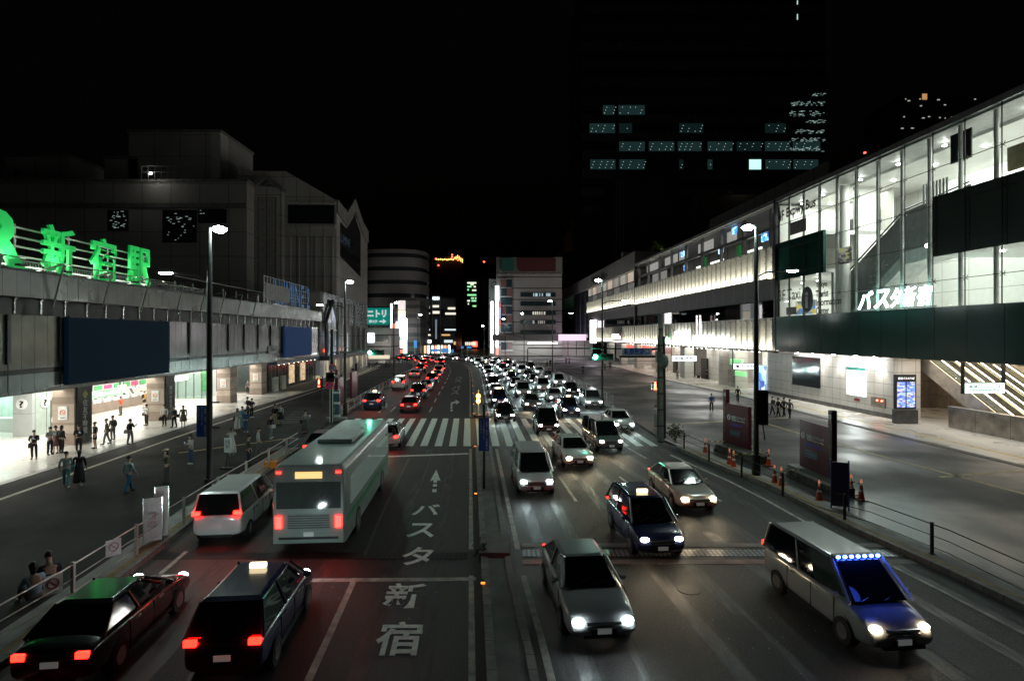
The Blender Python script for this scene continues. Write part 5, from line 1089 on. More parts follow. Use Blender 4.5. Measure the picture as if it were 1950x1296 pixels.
text('lettering','新宿駅南口',M('deep_blue',(.02,.08,.35),.4),(b.x-a.x)*.85,.42,((b.x-a.x)/2,-.07,(a.z-b.z)*.62),RC,q,ext=.005,bold=.03); text('lettering','Shinjuku Sta. South Ent.',M('deep_blue',(.02,.08,.35),.4),(b.x-a.x)*.8,.16,((b.x-a.x)/2,-.07,(a.z-b.z)*.2),RC,q,ext=.005)
def pedsig(label, px, y0, y1, ybase, near=0):
    g = G(px,ybase); r = empty('pedestrian_signal', label, 'pedestrian signal', g, group='pedestrian signals'); z0 = P(0,y1,g.y).z-.12; z1 = P(0,y0,g.y).z-.12
    MB().cyl((.3,.1,0),(.3,.1,z1+.2),.06,n=8).build('pole', blackm, r); MB().box(-.22,.22,-.1,.12,z0,z1).build('housing', blackm, r)
    m = z0+(z1-z0)*.72; MB().ell((0,-.12,m+.17),(.05,.02,.06),8,4).box(-.07,.07,-.13,-.1,m-.12,m+.1).box(-.06,-.015,-.13,-.1,m-.3,m-.12).box(.015,.06,-.13,-.1,m-.3,m-.12).build('red_figure', red_l, r)
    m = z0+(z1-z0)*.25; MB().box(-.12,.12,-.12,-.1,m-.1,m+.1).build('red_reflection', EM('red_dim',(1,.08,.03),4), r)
pedsig('red pedestrian signal on the left plaza near the round signs', 608,720,740,775)
pedsig('red pedestrian signal beside the utility pole', 1247,728,744,836)
# round signs
def disc(r, x, y, z, rad, mat, name): return MB().cyl((x,y,z),(x,y+.02,z),rad,n=28).build(name, mat, r)
for label, px, py, ybase, cols in (('round white no-turn sign with red ring on the signal pole',633,700,803,('red','white')),('round blue no-parking sign with red cross, below the no-turn sign',628,733.5,803,('red','blue'))):
    g = G(px,ybase); p = P(px,py,g.y-.35); r = empty('traffic_sign', label, 'traffic sign', p, group='round traffic signs')
    rad = 7.4/F*p.y
    disc(r,0,0,0,rad,M('sign_face_red',(.6,.03,.02),.4,emit=(.6,.03,.02),estr=.12),'ring'); disc(r,0,-.025,0,rad*.74,M('sign_face_white',(.7,.7,.7),.4) if cols[1]=='white' else M('sign_blue',(.02,.12,.5),.4),'face')
    if cols[1] == 'white': MB().tube([(-.1,-.04,-.25),(-.1,-.04,.1),(.0,-.04,.2),(.12,-.04,.1),(.12,-.04,-.05)],.035,5).cyl((-.25,-.045,.25),(.25,-.045,-.25),.03,n=4).build('symbol', M('sign_blue',(.02,.12,.5),.4), r); MB().box(-.5,.45,0,.02,-.85,-.6).build('supplementary_plate', M('sign_face_white',(.7,.7,.7),.4), r)
    else: MB().cyl((-.22,-.045,.22),(.22,-.045,-.22),.04,n=4).cyl((-.22,-.045,-.22),(.22,-.045,.22),.04,n=4).build('symbol', M('sign_face_red',(.6,.03,.02),.4), r)
    MB().cyl((0,.06,-p.z+.12),(0,.06,rad),.035,n=6).build('post', whitem, r)
# maroon map boards
mar = M('maroon_panel', (.085,.006,.018), .4, noise=.08)
def mapboard(label, px0, px1, yt0, yt1, yb0, yb1, strip_side, txt=True, sh=0):
    a = G(px0,yb0,.12); b = G(px1,yb1,.12); zt = P(0,yt0,a.y).z
    ang = math.atan2(b.y-a.y,b.x-a.x); w = (b.xy-a.xy).length
    r = empty('map_board', label, 'sign', a, ang, 'maroon area-map boards')
    MB().box(0,w,-.12,.12,.3,zt-.12).build('panel', mar, r)
    s0 = (-.32,0) if strip_side < 0 else (w,w+.32)
    MB().box(*s0,-.13,.13,.2,zt+.75).build('side_strip', mar if strip_side < 0 else M('maroon_dark',(.03,.008,.012),.4), r)
    c = (s0[0]+s0[1])/2; wt = M('board_white',(.7,.73,.75),.5)
    MB().cyl((c,-.15,zt+.42),(c,-.13,zt+.42),.13,n=16).build('information_disc', wt, r); text('information_letter','i',blackm,.05,.17,(c,-.16,zt+.42),RC,r,ext=.004,bold=.02)
    text('strip_lettering','\n'.join('新宿区観光案内'),M('board_dim',(.22,.2,.18),.5),.15,2.0,(c,-.145,zt-1.0),RC,r,ext=.004)
    if txt:
        H_ = zt-.42; MB().cyl((w*.13,-.14,.3+H_*.68),(w*.13,-.12,.3+H_*.68),.17,n=20).build('information_disc', wt, r); text('information_letter','i',mar,.07,.22,(w*.13,-.15,.3+H_*.68),RC,r,ext=.004,bold=.03)
        text('lettering','新宿区エリアマップ',wt,w*.6,.2,(w*.56,-.13,.3+H_*.7),RC,r,ext=.004,bold=.02); text('lettering','Shinjuku City Area Map',wt,w*.58,.13,(w*.56,-.13,.3+H_*.63),RC,r,ext=.004,bold=.01)
        text('lettering','新宿区新宿3丁目38-2',M('board_blue',(.1,.12,.8),.5),w*.5,.12,(w*.5,-.13,.3+H_*.52),RC,r,ext=.004,bold=.02)
        bb_ = M('board_cyan',(.12,.3,.42),.5); text('lettering','甲州街道',bb_,w*.34,.2,(w*.42,-.13,.3+H_*.33),RC,r,ext=.004,bold=.02)
        MB().tube([(w*.23,-.13,.3+H_*.33-.16),(w*.2,-.13,.3+H_*.33),(w*.23,-.13,.3+H_*.33+.16),(w*.61,-.13,.3+H_*.33+.16),(w*.64,-.13,.3+H_*.33),(w*.61,-.13,.3+H_*.33-.16),(w*.23,-.13,.3+H_*.33-.16)],.014,4).build('street_name_outline', bb_, r)
    MB().box(-.5,w+.4,-.55,.55,0,.28).build('base_slab', concrete, r)
    return r
mapboard('larger maroon map board with white letters, nearest on the right plaza',1527,1582,798,812,896,921,1)
mapboard('maroon map board with white letters behind the first, beside the lamp post',1386,1428,767,775,855,868,-1)
mapboard('narrow maroon board on the left plaza, right beside the signal pole',642,653,720,718,782,776,-1,txt=False)
mapboard('narrow maroon board on the left plaza, the farther one',668,678,709,707,764,758,1,txt=False)
# stone planter walls under the boards
for (p0, p1, lab) in (((1503,908),(1592,948),'low rough stone planter wall in front of the nearest map board'),((1364,858),(1440,884),'low rough stone planter wall in front of the farther map board')):
    a = G(*p0); b = G(*p1); ang = math.atan2(b.y-a.y,b.x-a.x); q = empty('planter_wall', lab, 'planter', a, ang, 'rough stone planters'); w = (b-a).length
    m = MB(); random.seed(2)
    for k in range(int(w/.32)):
        for j in range(2): m.box(k*.32+.01+(.1 if j else 0),k*.32+.3+(.1 if j else 0),-.12-random.uniform(0,.06),.2,j*.24,j*.24+.22)
    m.build('stones', M('rough_stone',(.09,.088,.08),.8,noise=.4,nscale=5,bump=.6,bscale=10), q); MB().box(0,w,.2,.9,0,.42).build('soil', M('soil',(.03,.028,.02),.9), q)
# blue lit panel
a = G(1584,968); q = empty('standing_sign','blue-lit upright panel beside the nearest map board','sign',a,-.45); MB().box(0,.6,-.05,.05,.15,2.0).build('panel', M('blue_lit',(.012,.02,.06),.3), q); MB().box(-.05,0,-.06,.06,0,2.1).box(.6,.65,-.06,.06,0,2.1).build('frame', M('frame_blue',(.03,.05,.3),.4), q)
# cones
cone_o = M('cone_orange', (.5,.07,.015), .45); cone_w = M('cone_white', (.75,.75,.75), .4)
def cone_mb():
    m = MB(); m.c = 0; m.box(-.19,.19,-.19,.19,0,.04); prof = [(.15,.04,0),(.115,.22,0),(.095,.36,1),(.075,.44,0),(.055,.6,1),(.03,.68,0)]
    for (r0, z0, c), (r1, z1, _) in zip(prof, prof[1:]): m.c = c; m.cyl((0,0,z0),(0,0,z1),r0,r1,n=14,cap=False)
    m.c = 0; m.cyl((0,0,.68),(0,0,.7),.03,n=10); return m
cps = [(1343,862,'orange cone at the near end of the railing left of the farther map board'),(1389,884,'left cone of the pair in front of the farther map board'),(1397,889,'right cone of the pair in front of the farther map board'),(1464,886,'orange cone standing just right of the tall lamp post'),(1475,920,'left cone of the pair behind the railing between the boards'),(1488,925,'right cone of the pair behind the railing between the boards'),(1560,953,'orange cone in front of the nearest map board'),(1621,941,'rear cone of the two right of the nearest map board'),(1640,952,'front cone of the two right of the nearest map board')]
cone0 = None
for px, py, lab in cps:
    if cone0 is None:
        cone0 = empty('traffic_cone', lab, 'cone', G(px,py), group='orange traffic cones')
        cone_mb().build('body', [cone_o, cone_w], cone0, smooth=False); MB().box(-.21,.21,-.21,.21,-.0,.035).build('base', blackm, cone0); MB().ell((0,0,.78),(.045,.045,.07),8,5).cyl((0,0,.7),(0,0,.74),.05,n=8).build('lamp', M('cone_lamp',(.6,.25,.2),.3,emit=(1,.3,.15),estr=.5), cone0)
        cone0.scale = (1.0,1.0,1.1)
    else: c = copy_tree(cone0); c.location = G(px,py); c['label'] = lab
def bar(a, b, lab):
    a = G(*a)+Vector((0,0,.72)); b = G(*b)+Vector((0,0,.72)); q = empty('barrier_bar', lab, 'barrier', a, group='striped bars between cones'); m = MB(); n = 8
    for k in range(n): m.c = k%2; m.cyl((b-a)*k/n,(b-a)*(k+1)/n,.02,n=6)
    m.build('bar', [M('bar_yellow',(.6,.45,.05),.4), blackm], q)
bar((1343,862),(1386,862),'yellow and black bar from the leftmost cone to the farther board'); bar((1397,889),(1464,886),'striped bar in front of the farther map board'); bar((1430,872),(1464,886),'striped bar behind the tall lamp post'); bar((1488,925),(1527,921),'striped bar between the cone pair and the nearest board'); bar((1595,938),(1640,952),'striped bar right of the nearest map board')
# scissor base signs etc on the left plaza
g = G(705,0) if False else None
g = G(434,892); q = empty('tripod_sign','small white lettered sign on a dark folding stand near the white-dressed photographer','sign',g); MB().box(-.2,.2,-.02,.02,.9,1.7).build('panel', whitem, q); text('lettering','歩道\n通行',blackm,.25,.5,(0,-.03,1.35),RC,q,ext=.003)
MB().cyl((0,0,.9),(-.15,0,0),.02,n=5).cyl((0,0,.9),(.15,0,0),.02,n=5).box(-.35,.35,-.2,.2,0,.08).build('stand', blackm, q)
g = G(640,800); q = empty('concrete_block','white-banded post and concrete block at the railing corner','bollard',g); MB().box(-.9,.9,-.3,.3,0,.25).build('block', concrete, q); MB().box(-.15,.3,-.12,.12,.25,2.6).build('post', M('blue_grey_post',(.06,.12,.18),.5), q); MB().box(-.17,.32,-.14,.14,.3,.5).box(-.17,.32,-.14,.14,1.4,1.6).box(-.17,.32,-.14,.14,2.3,2.5).build('band', whitem, q)
# wire hoop sculpture-like plants at the utility pole: tuft
bush('road_shrub','small spiky shrub beside the foot of the utility pole',tuple(G(1286,838)),.7,160,None,.35); bush('road_weed','low green weed at the broken end of the median',(-1.05,19.4,.1),.28,60,None,.1)
MB().box(-.12,.12,-.05,.05,0,.06).build('drink_can', chrome, None, loc=(G(70,1225,0))); tag(bpy.data.objects['drink_can'],'crushed silver can lying in the left gutter','can')
# ---------------------------------------------------------------- vehicles
tyre_m = M('tyre', (.015,.015,.015), .7); rim_m = M('rim', (.5,.5,.52), .25, metal=.9)
carglass = M('car_glass', (.006,.008,.009), .05, noise=0, spec=.9)
head_e = EM('headlamp_white', (.86,.96,1), 60); head_w = EM('headlamp_warm', (1,.78,.5), 60); tail_e = EM('tail_red', (1,.006,.003), 22); tail_d = EM('brake_strip', (1,.01,.005), 12)
plate_m = M('number_plate', (.6,.62,.6), .4, emit=(.6,.65,.6), estr=.1)
def car_paint(n, c): return M('car_paint_'+n, c, .25, noise=.03, coat=.8)
def sec(y, z0, zt, w, ins=.1):
    return [(-w*.86,y,z0),(w*.86,y,z0),(w,y,z0+.14),(w,y,(z0+zt)/2+.05),(w-.02,y,zt-.1),(w-ins,y,zt),(-w+ins,y,zt),(-w+.02,y,zt-.1),(-w,y,(z0+zt)/2+.05),(-w,y,z0+.14)]
KIND = {
 'sedan': dict(st=[(-2.3,.36,.8,.76),(-2.24,.28,.96,.82),(-1.9,.22,1.02,.86),(-1.3,.2,1.03,.88),(0,.2,1.0,.88),(1.0,.2,.97,.88),(1.7,.2,.88,.87),(2.1,.22,.76,.84),(2.28,.28,.62,.78),(2.34,.34,.5,.68)],
               gh=(-1.85,-1.15,.2,1.1,1.0,1.46,.8,.6), hl=(.6,2.2,.64), tl=(.62,-2.27,.82), wb=1.38),
 'van': dict(st=[(-2.28,.36,1.0,.8),(-2.22,.28,1.12,.85),(-1.3,.2,1.12,.86),(0,.2,1.1,.86),(1.2,.2,1.08,.86),(1.75,.2,.98,.85),(2.1,.24,.84,.82),(2.26,.3,.66,.76),(2.3,.34,.5,.7)],
               gh=(-2.24,-2.08,.75,1.6,1.08,1.84,.83,.68), hl=(.6,2.14,.72), tl=(.7,-2.28,1.15), wb=1.42),
 'taxi': dict(st=[(-2.2,.36,.9,.78),(-2.14,.28,1.06,.83),(-1.3,.2,1.08,.85),(0,.2,1.06,.85),(1.1,.2,1.03,.85),(1.75,.2,.94,.84),(2.05,.24,.82,.81),(2.2,.3,.64,.74)],
               gh=(-2.1,-1.7,.45,1.3,1.05,1.7,.81,.64), hl=(.58,2.08,.72), tl=(.66,-2.18,.98), wb=1.36)}
def wheel(r, x, y, rad=.32, w=.2):
    MB().cyl((x-w/2-.0,y,rad+.02),(x+w/2-.03,y,rad+.02),rad*1.16,n=20).build('wheel_arch', blackm, r)
    t = MB().cyl((x-w/2,y,rad),(x+w/2,y,rad),rad,n=20).build('tyre', tyre_m, None); root = t; t.parent = r; t.name = 'wheel'
    MB().cyl((x-w/2-.012,y,rad),(x+w/2+.012,y,rad),rad*.62,n=12).build('rim', rim_m, t)
CARS = {}
def rounded(mb, name, mat, parent, k=None, lv=2):
    o = mb.build(name, mat, None); 
    for e in (o.data.edges):
        pass
    s = o.modifiers.new('s','SUBSURF'); s.levels = lv; s.render_levels = lv
    bpy.context.view_layer.update(); me = bpy.data.meshes.new_from_object(o.evaluated_get(bpy.context.evaluated_depsgraph_get())); bpy.data.objects.remove(o)
    me.name = name; me.shade_smooth(); o = bpy.data.objects.new(name, me); C.objects.link(o); o.parent = parent; return o
def make_car(kind, pn, pc, label, warm=False):
    k = KIND[kind]; paint_ = car_paint(pn, pc)
    r = empty({'sedan':'parked_car','van':'parked_car','taxi':'taxi'}[kind].replace('parked_',''), label, 'taxi' if kind == 'taxi' else 'car')
    rounded(MB().loft([sec(*s) for s in k['st']]), 'body', paint_, r, k)
    y1, y2, y3, y4, zb, zr, w0, w1 = k['gh']
    gq = lambda t: [(-(w0*(1-t)+w1*t),y1*(1-t)+y2*t,zb-.03+(zr-zb)*t),(w0*(1-t)+w1*t,y1*(1-t)+y2*t,zb-.03+(zr-zb)*t),(w0*(1-t)+w1*t,(y1*(1-t)+y2*t)*.35+(y4*(1-t)+y3*t)*.65,zb-.03+(zr-zb)*t),((w0*(1-t)+w1*t)*.86,y4*(1-t)+y3*t,zb-.03+(zr-zb)*t),(-(w0*(1-t)+w1*t)*.86,y4*(1-t)+y3*t,zb-.03+(zr-zb)*t),(-(w0*(1-t)+w1*t),(y1*(1-t)+y2*t)*.35+(y4*(1-t)+y3*t)*.65,zb-.03+(zr-zb)*t)]
    MB().loft([gq(0),gq(.5),gq(.985)]).build('windows', carglass, r, bevel=.05)
    MB().loft([[(-w1-.02,y2-.04,zr-.06),(w1+.02,y2-.04,zr-.06),(w1+.02,y3-.2,zr-.06),(w1*.86,y3+.05,zr-.06),(-w1*.86,y3+.05,zr-.06),(-w1-.02,y3-.2,zr-.06)],[(-w1+.08,y2+.12,zr),(w1-.08,y2+.12,zr),(w1-.08,y3-.25,zr),(w1*.8,y3-.1,zr),(-w1*.8,y3-.1,zr),(-w1+.08,y3-.25,zr)]]).build('roof', paint_, r, bevel=.03)
    for s in (-1, 1):
        for ya, yb in ((y1,y2),(y4,y3),((y1+y4)/2-.1,(y2+y3)/2-.1)): MB().cyl((s*w0*1.0,ya,zb-.03),(s*w1*1.01,yb,zr-.05),.04,n=5).build('roof_pillar', paint_, r)
    for s in (-1, 1):
        for y in (-k['wb'], k['wb']-.03): wheel(r, s*(k['st'][3][3]-.08), y)
        x, y, z = k['hl']; MB().ell((s*x,y,z),(.15,.12,.07),10,6).build('headlight', head_w if warm else head_e, r)
        x, y, z = k['tl']; MB().box(s*x-.13,s*x+.13,y-.04,y+.06,z-.07,z+.07).build('tail_light', tail_e, r, bevel=.02)
        MB().ell((s*(w0+.12),y4-.35,zb+.06),(.1,.07,.07),8,5).build('wing_mirror', paint_, r)
    MB().box(-.3,.3,k['st'][-1][0]-.02,k['st'][-1][0]+.02,.38,.5).build('grille', blackm, r)
    MB().box(-.17,.17,k['st'][0][0]-.03,k['st'][0][0],.6,.72).build('number_plate', plate_m, r)
    MB().box(-.5,.5,k['st'][-3][0]+.1,k['st'][-2][0]+.07,.3,.37).build('bumper_intake', blackm, r)
    bw = k['st'][3][3]; zt_ = k['st'][3][2]
    for s in (-1,1):
        for y in (-.95,.12,1.05): MB().box(s*(bw-.012),s*(bw+.004),y,y+.02,.36,zt_-.12).build('door_seam', blackm, r)
        for y in (-.75,.32): MB().box(s*(bw-.005),s*(bw+.025),y,y+.2,zt_-.2,zt_-.165).build('door_handle', chrome if pn != 'black' else greym, r)
        MB().box(s*(bw-.06),s*(bw+.0),-.95,.95,.22,.3).build('side_sill', blackm, r)
    yf = k['hl'][1]; MB().box(-.42,.42,yf+.07,yf+.13,k['hl'][2]-.05,k['hl'][2]+.0).box(-.42,.42,yf+.08,yf+.15,k['hl'][2]-.13,k['hl'][2]-.09).build('grille_bar', chrome, r)
    MB().box(-.17,.17,k['st'][-1][0]+.0,k['st'][-1][0]+.03,.4,.52).build('number_plate', plate_m, r)
    MB().cyl((-.1,y4-.02,zb+.0),(-.62,y4-.22,zb+.12),.012,n=4).cyl((.5,y4-.02,zb+.0),(-.05,y4-.22,zb+.12),.012,n=4).build('wiper', blackm, r)
    MB().box(-.5,.5,k['st'][0][0]-.02,k['st'][0][0]+.03,.3,.38).build('rear_bumper_strip', blackm, r)
    if kind == 'taxi': MB().box(-.2,.2,-.1,.05,zr,zr+.13).build('roof_lamp', EM('taxi_lamp',(1,.8,.45),3), r, bevel=.03)
    return r
def lane_pos(side, lane, d):
    if side == 'L': t = (lane-.5)/3; return terp(LK,d)*(1-t)+terp(MM,d)*t
    t = (lane-.5)/4; return terp(RM,d)*(1-t)+terp(RK,d)*t-.1
PAINTS = {'white':(.7,.71,.7),'black':(.01,.01,.012),'silver':(.4,.42,.43),'dark blue':(.015,.025,.09),'grey':(.12,.125,.13),'red':(.3,.015,.015),'pearl':(.6,.58,.52)}
random.seed(11)
def put_car(side, lane, d, kind, pn, label, lights=2):
    """d: depth of the end facing the camera"""
    warm = side == 'R' and (lane in (2,3)) and d < 60
    key = (kind, pn, warm)
    L2_ = abs(KIND[kind]['st'][-1][0])
    dc = d+L2_; x = lane_pos(side, lane, dc); x2 = lane_pos(side, lane, dc+2); ang = math.atan2(-(x2-x), 2.0)
    if key not in CARS: c = make_car(kind, pn, PAINTS[pn], label, warm); CARS[key] = [o for o in [c]]
    else: c = copy_tree(CARS[key][0]); 
    c['label'] = label; c['group'] = 'cars heading away on the left carriageway' if side == 'L' else 'oncoming cars on the right carriageway'
    c.location = (x, dc, .012); c.rotation_euler.z = ang + (math.pi if side == 'R' else 0)
    if d != 13.2: cars_lit.append((c, side, d, kind, warm))
    return c
cars_lit = []
POS = 'nearest second third fourth fifth sixth seventh eighth ninth tenth eleventh twelfth thirteenth fourteenth fifteenth'.split()
def lane_fill(side, lane, spec, lname):
    for i, (d, kind, pn) in enumerate(spec):
        w = {'sedan':'saloon car','van':'tall van-shaped car','taxi':'taxi with lit roof lamp'}[kind]
        put_car(side, lane, d, kind, pn, '%s %s, %s in the %s' % (pn, w, POS[i], lname))
lane_fill('L', 1, [(11.9,'sedan','black'),(20.5,'van','white'),(34.4,'sedan','grey'),(57,'taxi','dark blue'),(78,'van','white'),(99,'sedan','silver'),(112,'van','black'),(124,'sedan','grey'),(136,'taxi','dark blue')], 'kerb lane heading away')
lane_fill('L', 2, [(12.2,'taxi','dark blue'),(37.6,'sedan','silver'),(55,'sedan','red'),(66,'van','black'),(76,'sedan','white'),(87,'taxi','dark blue'),(97,'sedan','grey'),(106,'van','white'),(115,'sedan','black'),(126,'sedan','silver'),(138,'van','grey')], 'second lane heading away')
lane_fill('R', 1, [(13.7,'sedan','silver'),(26.5,'van','white'),(49.0,'sedan','black'),(60,'taxi','dark blue'),(69,'sedan','white'),(78,'van','grey'),(88,'sedan','silver'),(98,'sedan','black'),(108,'van','white'),(118,'taxi','dark blue'),(129,'sedan','grey'),(140,'van','white')], 'oncoming median lane')
lane_fill('R', 2, [(19.0,'taxi','dark blue'),(32,'sedan','white'),(43,'van','black'),(57,'sedan','grey'),(68,'van','silver'),(79,'sedan','black'),(90,'taxi','dark blue'),(101,'sedan','white'),(112,'van','grey'),(123,'sedan','silver'),(134,'sedan','black')], 'second oncoming lane from the median')
lane_fill('R', 3, [(24,'sedan','pearl'),(36.5,'van','grey'),(52,'taxi','dark blue'),(63,'sedan','silver'),(75,'van','white'),(86,'sedan','black'),(97,'sedan','grey'),(108,'van','white'),(119,'sedan','silver'),(131,'taxi','dark blue')], 'third oncoming lane')
lane_fill('R', 4, [(44,'sedan','white'),(58,'van','silver'),(71,'sedan','black'),(83,'van','white'),(95,'sedan','grey'),(107,'sedan','silver'),(120,'van','black')], 'outer oncoming lane by the right kerb')
for d, s in ((150,0),(157,0),(164,0),(171,0),(178,0),(186,0)):
    for tn, t in (('median',.25),('middle',.6),('outer',.9)):
        x = terp(RM,d)*(1-t)+terp(RK,d)*t; x2 = terp(RM,d+2)*(1-t)+terp(RK,d+2)*t
        c = copy_tree(CARS[('sedan','silver',False)][0]); c.location = (x,d,.012); c.rotation_euler.z = math.atan2(-(x2-x),2.)+math.pi
        c['label'] = 'tiny oncoming silver car on the distant bend, %s lane, row %s from the camera side' % (tn, POS[(d-150)//7]); c['group'] = 'tiny oncoming cars on the distant bend'
for d in (148,155,163,170):
    for tn, t in (('kerb',.18),('second',.5)):
        x = terp(LK,d)*(1-t)+terp(MM,d)*t; x2 = terp(LK,d+2)*(1-t)+terp(MM,d+2)*t
        c = copy_tree(CARS[('sedan','grey',False)][0]); c.location = (x,d,.012); c.rotation_euler.z = math.atan2(-(x2-x),2.)
        c['label'] = 'tiny departing grey car on the distant bend, %s lane, row %s from the camera side' % (tn, POS[(d-148)//7]); c['group'] = 'tiny departing cars on the distant bend'
HB = 30.
for c, side, d, kind, warm in cars_lit:
    k = KIND[kind]; col = (1,.78,.52) if warm else (.72,.97,.94)
    if d < 60:
        for s in (-1,1):
            light('SPOT','headlight_beam',(s*k['hl'][0],k['hl'][1]+.35,k['hl'][2]),HB,col,c,size=.06,spot=95,blend=.9,target=(s*k['hl'][0]*1.5,k['hl'][1]+9,-.2))
    elif d < 150:
        light('SPOT','headlight_beam',(0,k['hl'][1]+.3,k['hl'][2]),HB*(16 if side == 'R' else 2.5),col,c,size=.1,spot=100,blend=.9,target=(0,k['hl'][1]+9,-.2))
    if side == 'L' and d < 60:
        light('AREA','tail_glow',(0,k['tl'][1]-.12,k['tl'][2]-.1),2.6,(1,.03,.015),c,size=1.4,size_y=.15,rot=(math.radians(-60),0,0))
# bus
def bus(label, loc, ang, paint_, L=10.5, front_lit=True):
    r = empty('bus', label, 'bus', loc, ang); w = 1.24
    prof = lambda y, s=1.: [(-w*s,y,.35),(w*s,y,.35),(w*s,y,2.0),(w*s*.97,y,2.85),(w*s*.86,y,3.05),(-w*s*.86,y,3.05),(-w*s*.97,y,2.85),(-w*s,y,2.0)]
    MB().loft([prof(-L/2,.96),prof(-L/2+.15),prof(L/2-.25),prof(L/2,.95)]).build('body', paint_, r, bevel=.04)
    for s in (-1,1):
        MB().box(s*(w-.03),s*(w+.012),-L/2+.8,L/2-.7,1.45,2.45).build('side_windows', M('bus_glass',(.02,.03,.03),.08,spec=.8,emit=(.75,1,.88),estr=.08,seam=((1,1.5,.07),),seamcol=(.1,.1,.1)), r)
        MB().box(s*(w-.02),s*(w+.015),-L/2+.2,L/2-.3,1.0,1.2).build('stripe', M('bus_stripe_green',(.02,.25,.1),.4), r)
        for y in (-L/2+2.2,L/2-2.4): wheel(r, s*(w-.12), y, .48, .28)
        MB().box(s*.9-.14,s*.9+.14,L/2-.02,L/2+.03,.72,.92).build('headlight', head_w, r); MB().box(s*1.0-.1,s*1.0+.1,-L/2-.04,-L/2+.02,.9,1.3).build('tail_light', tail_e, r)
        MB().tube([(s*w*.9,L/2-.1,2.7),(s*(w+.22),L/2+.25,2.6)],.025,5).ell((s*(w+.22),L/2+.25,2.35),(.1,.06,.22),8,5).build('wing_mirror', blackm, r)
        MB().box(s*1.0-.08,s*1.0+.08,-L/2-.03,-L/2+.02,2.75,2.83).build('marker_light', tail_d, r)
    MB().box(-1.08,1.08,-L/2-.02,-L/2+.1,1.55,2.45).build('rear_window', M('bus_glass_plain',(.02,.03,.03),.08,spec=.8,emit=(.75,1,.88),estr=.012), r)
    MB().box(-1.12,1.12,L/2-.12,L/2+.02,1.2,2.45).build('windscreen', M('bus_glass_plain',(.02,.03,.03),.08,spec=.8,emit=(.75,1,.88),estr=.012), r)
    MB().box(-.8,.8,L/2-.1,L/2+.03,2.55,2.85).build('destination_display', EM('amber_dim',(1,.6,.2),1.2), r); MB().box(-.45,.45,-L/2-.03,-L/2+.02,2.58,2.8).build('rear_display', EM('amber_dim',(1,.6,.2),1.2), r)
    MB().box(-.7,.7,-1.5,1.2,3.05,3.25).build('roof_unit', M('roof_unit_grey',(.4,.42,.42),.5), r, bevel=.05); MB().box(-.17,.17,-L/2-.03,-L/2,.6,.75).build('number_plate', plate_m, r)
    MB().box(-1.0,1.0,-L/2-.015,-L/2+.02,.5,.58).build('rear_bumper', blackm, r); MB().box(-.7,.7,-L/2-.012,-L/2+.02,.85,1.35).build('engine_louvre', M('louvre_green_grey',(.2,.25,.23),.5,seam=((2,.08,.03),)), r); MB().box(-.35,.35,1.8,2.6,3.05,3.13).build('roof_hatch', M('roof_unit_grey',(.4,.42,.42),.5), r)
    return r
x = lane_pos('L',2,24.6); b1 = bus('pale green-white city bus with red tail lamps in the second lane heading away',(x,25.0,.012),math.atan2(.07,1),M('bus_paint',(.24,.31,.28),.35,noise=.08,coat=.3))
for s in (-1,1):
    light('AREA','tail_glow',(s*1.0,-5.35,1.1),4,(1,.03,.015),b1,size=.4,rot=(math.radians(-70),0,0))
# van with blue marker lamps
bv = put_car('R', 3, 13.2, 'van', 'silver', 'silver van with a row of blue lamps above its windscreen, nearest in the third lane')
bv['label'] = 'silver van with a row of glowing blue lamps over its windscreen, oncoming'
MB().box(-.62,.62,.62,.78,1.8,1.88).build('lamp_bar', blackm, bv)
for i in range(7): MB().ell((-.54+i*.18,.79,1.85),(.06,.04,.04),8,5).build('blue_lamp', EM('marker_blue',(.04,.1,1),55), bv)
for s in (-1,1): light('SPOT','headlight_beam',(s*.6,2.5,.72),HB,(.72,.97,.94),bv,size=.06,spot=95,blend=.9,target=(s,11,-.2))
light('POINT','blue_glow',(0,1.9,2.3),10,(.05,.12,1),bv,size=.3)

# ---------------------------------------------------------------- people
def skinmesh(nodes, edges, mat, name, sub=1):
    """nodes: list (x,y,z,rx,ry)"""
    me = bpy.data.meshes.new(name); me.from_pydata([n[:3] for n in nodes], edges, []); o = bpy.data.objects.new(name, me); C.objects.link(o)
    s = o.modifiers.new('s','SKIN'); s.use_smooth_shade = True; b = o.modifiers.new('u','SUBSURF'); b.levels = sub; b.render_levels = sub
    for v, n in zip(me.skin_vertices[0].data, nodes): v.radius = (n[3], n[4] if len(n) > 4 else n[3]); v.use_root = False
    me.skin_vertices[0].data[0].use_root = True
    bpy.context.view_layer.update(); dg = bpy.context.evaluated_depsgraph_get(); m2 = bpy.data.meshes.new_from_object(o.evaluated_get(dg)); bpy.data.objects.remove(o)
    m2.materials.clear(); m2.materials.append(mat); m2.shade_smooth(); m2.name = name; return m2
def lerp3(a, b, t): return tuple(a[i]*(1-t)+b[i]*t for i in range(3))
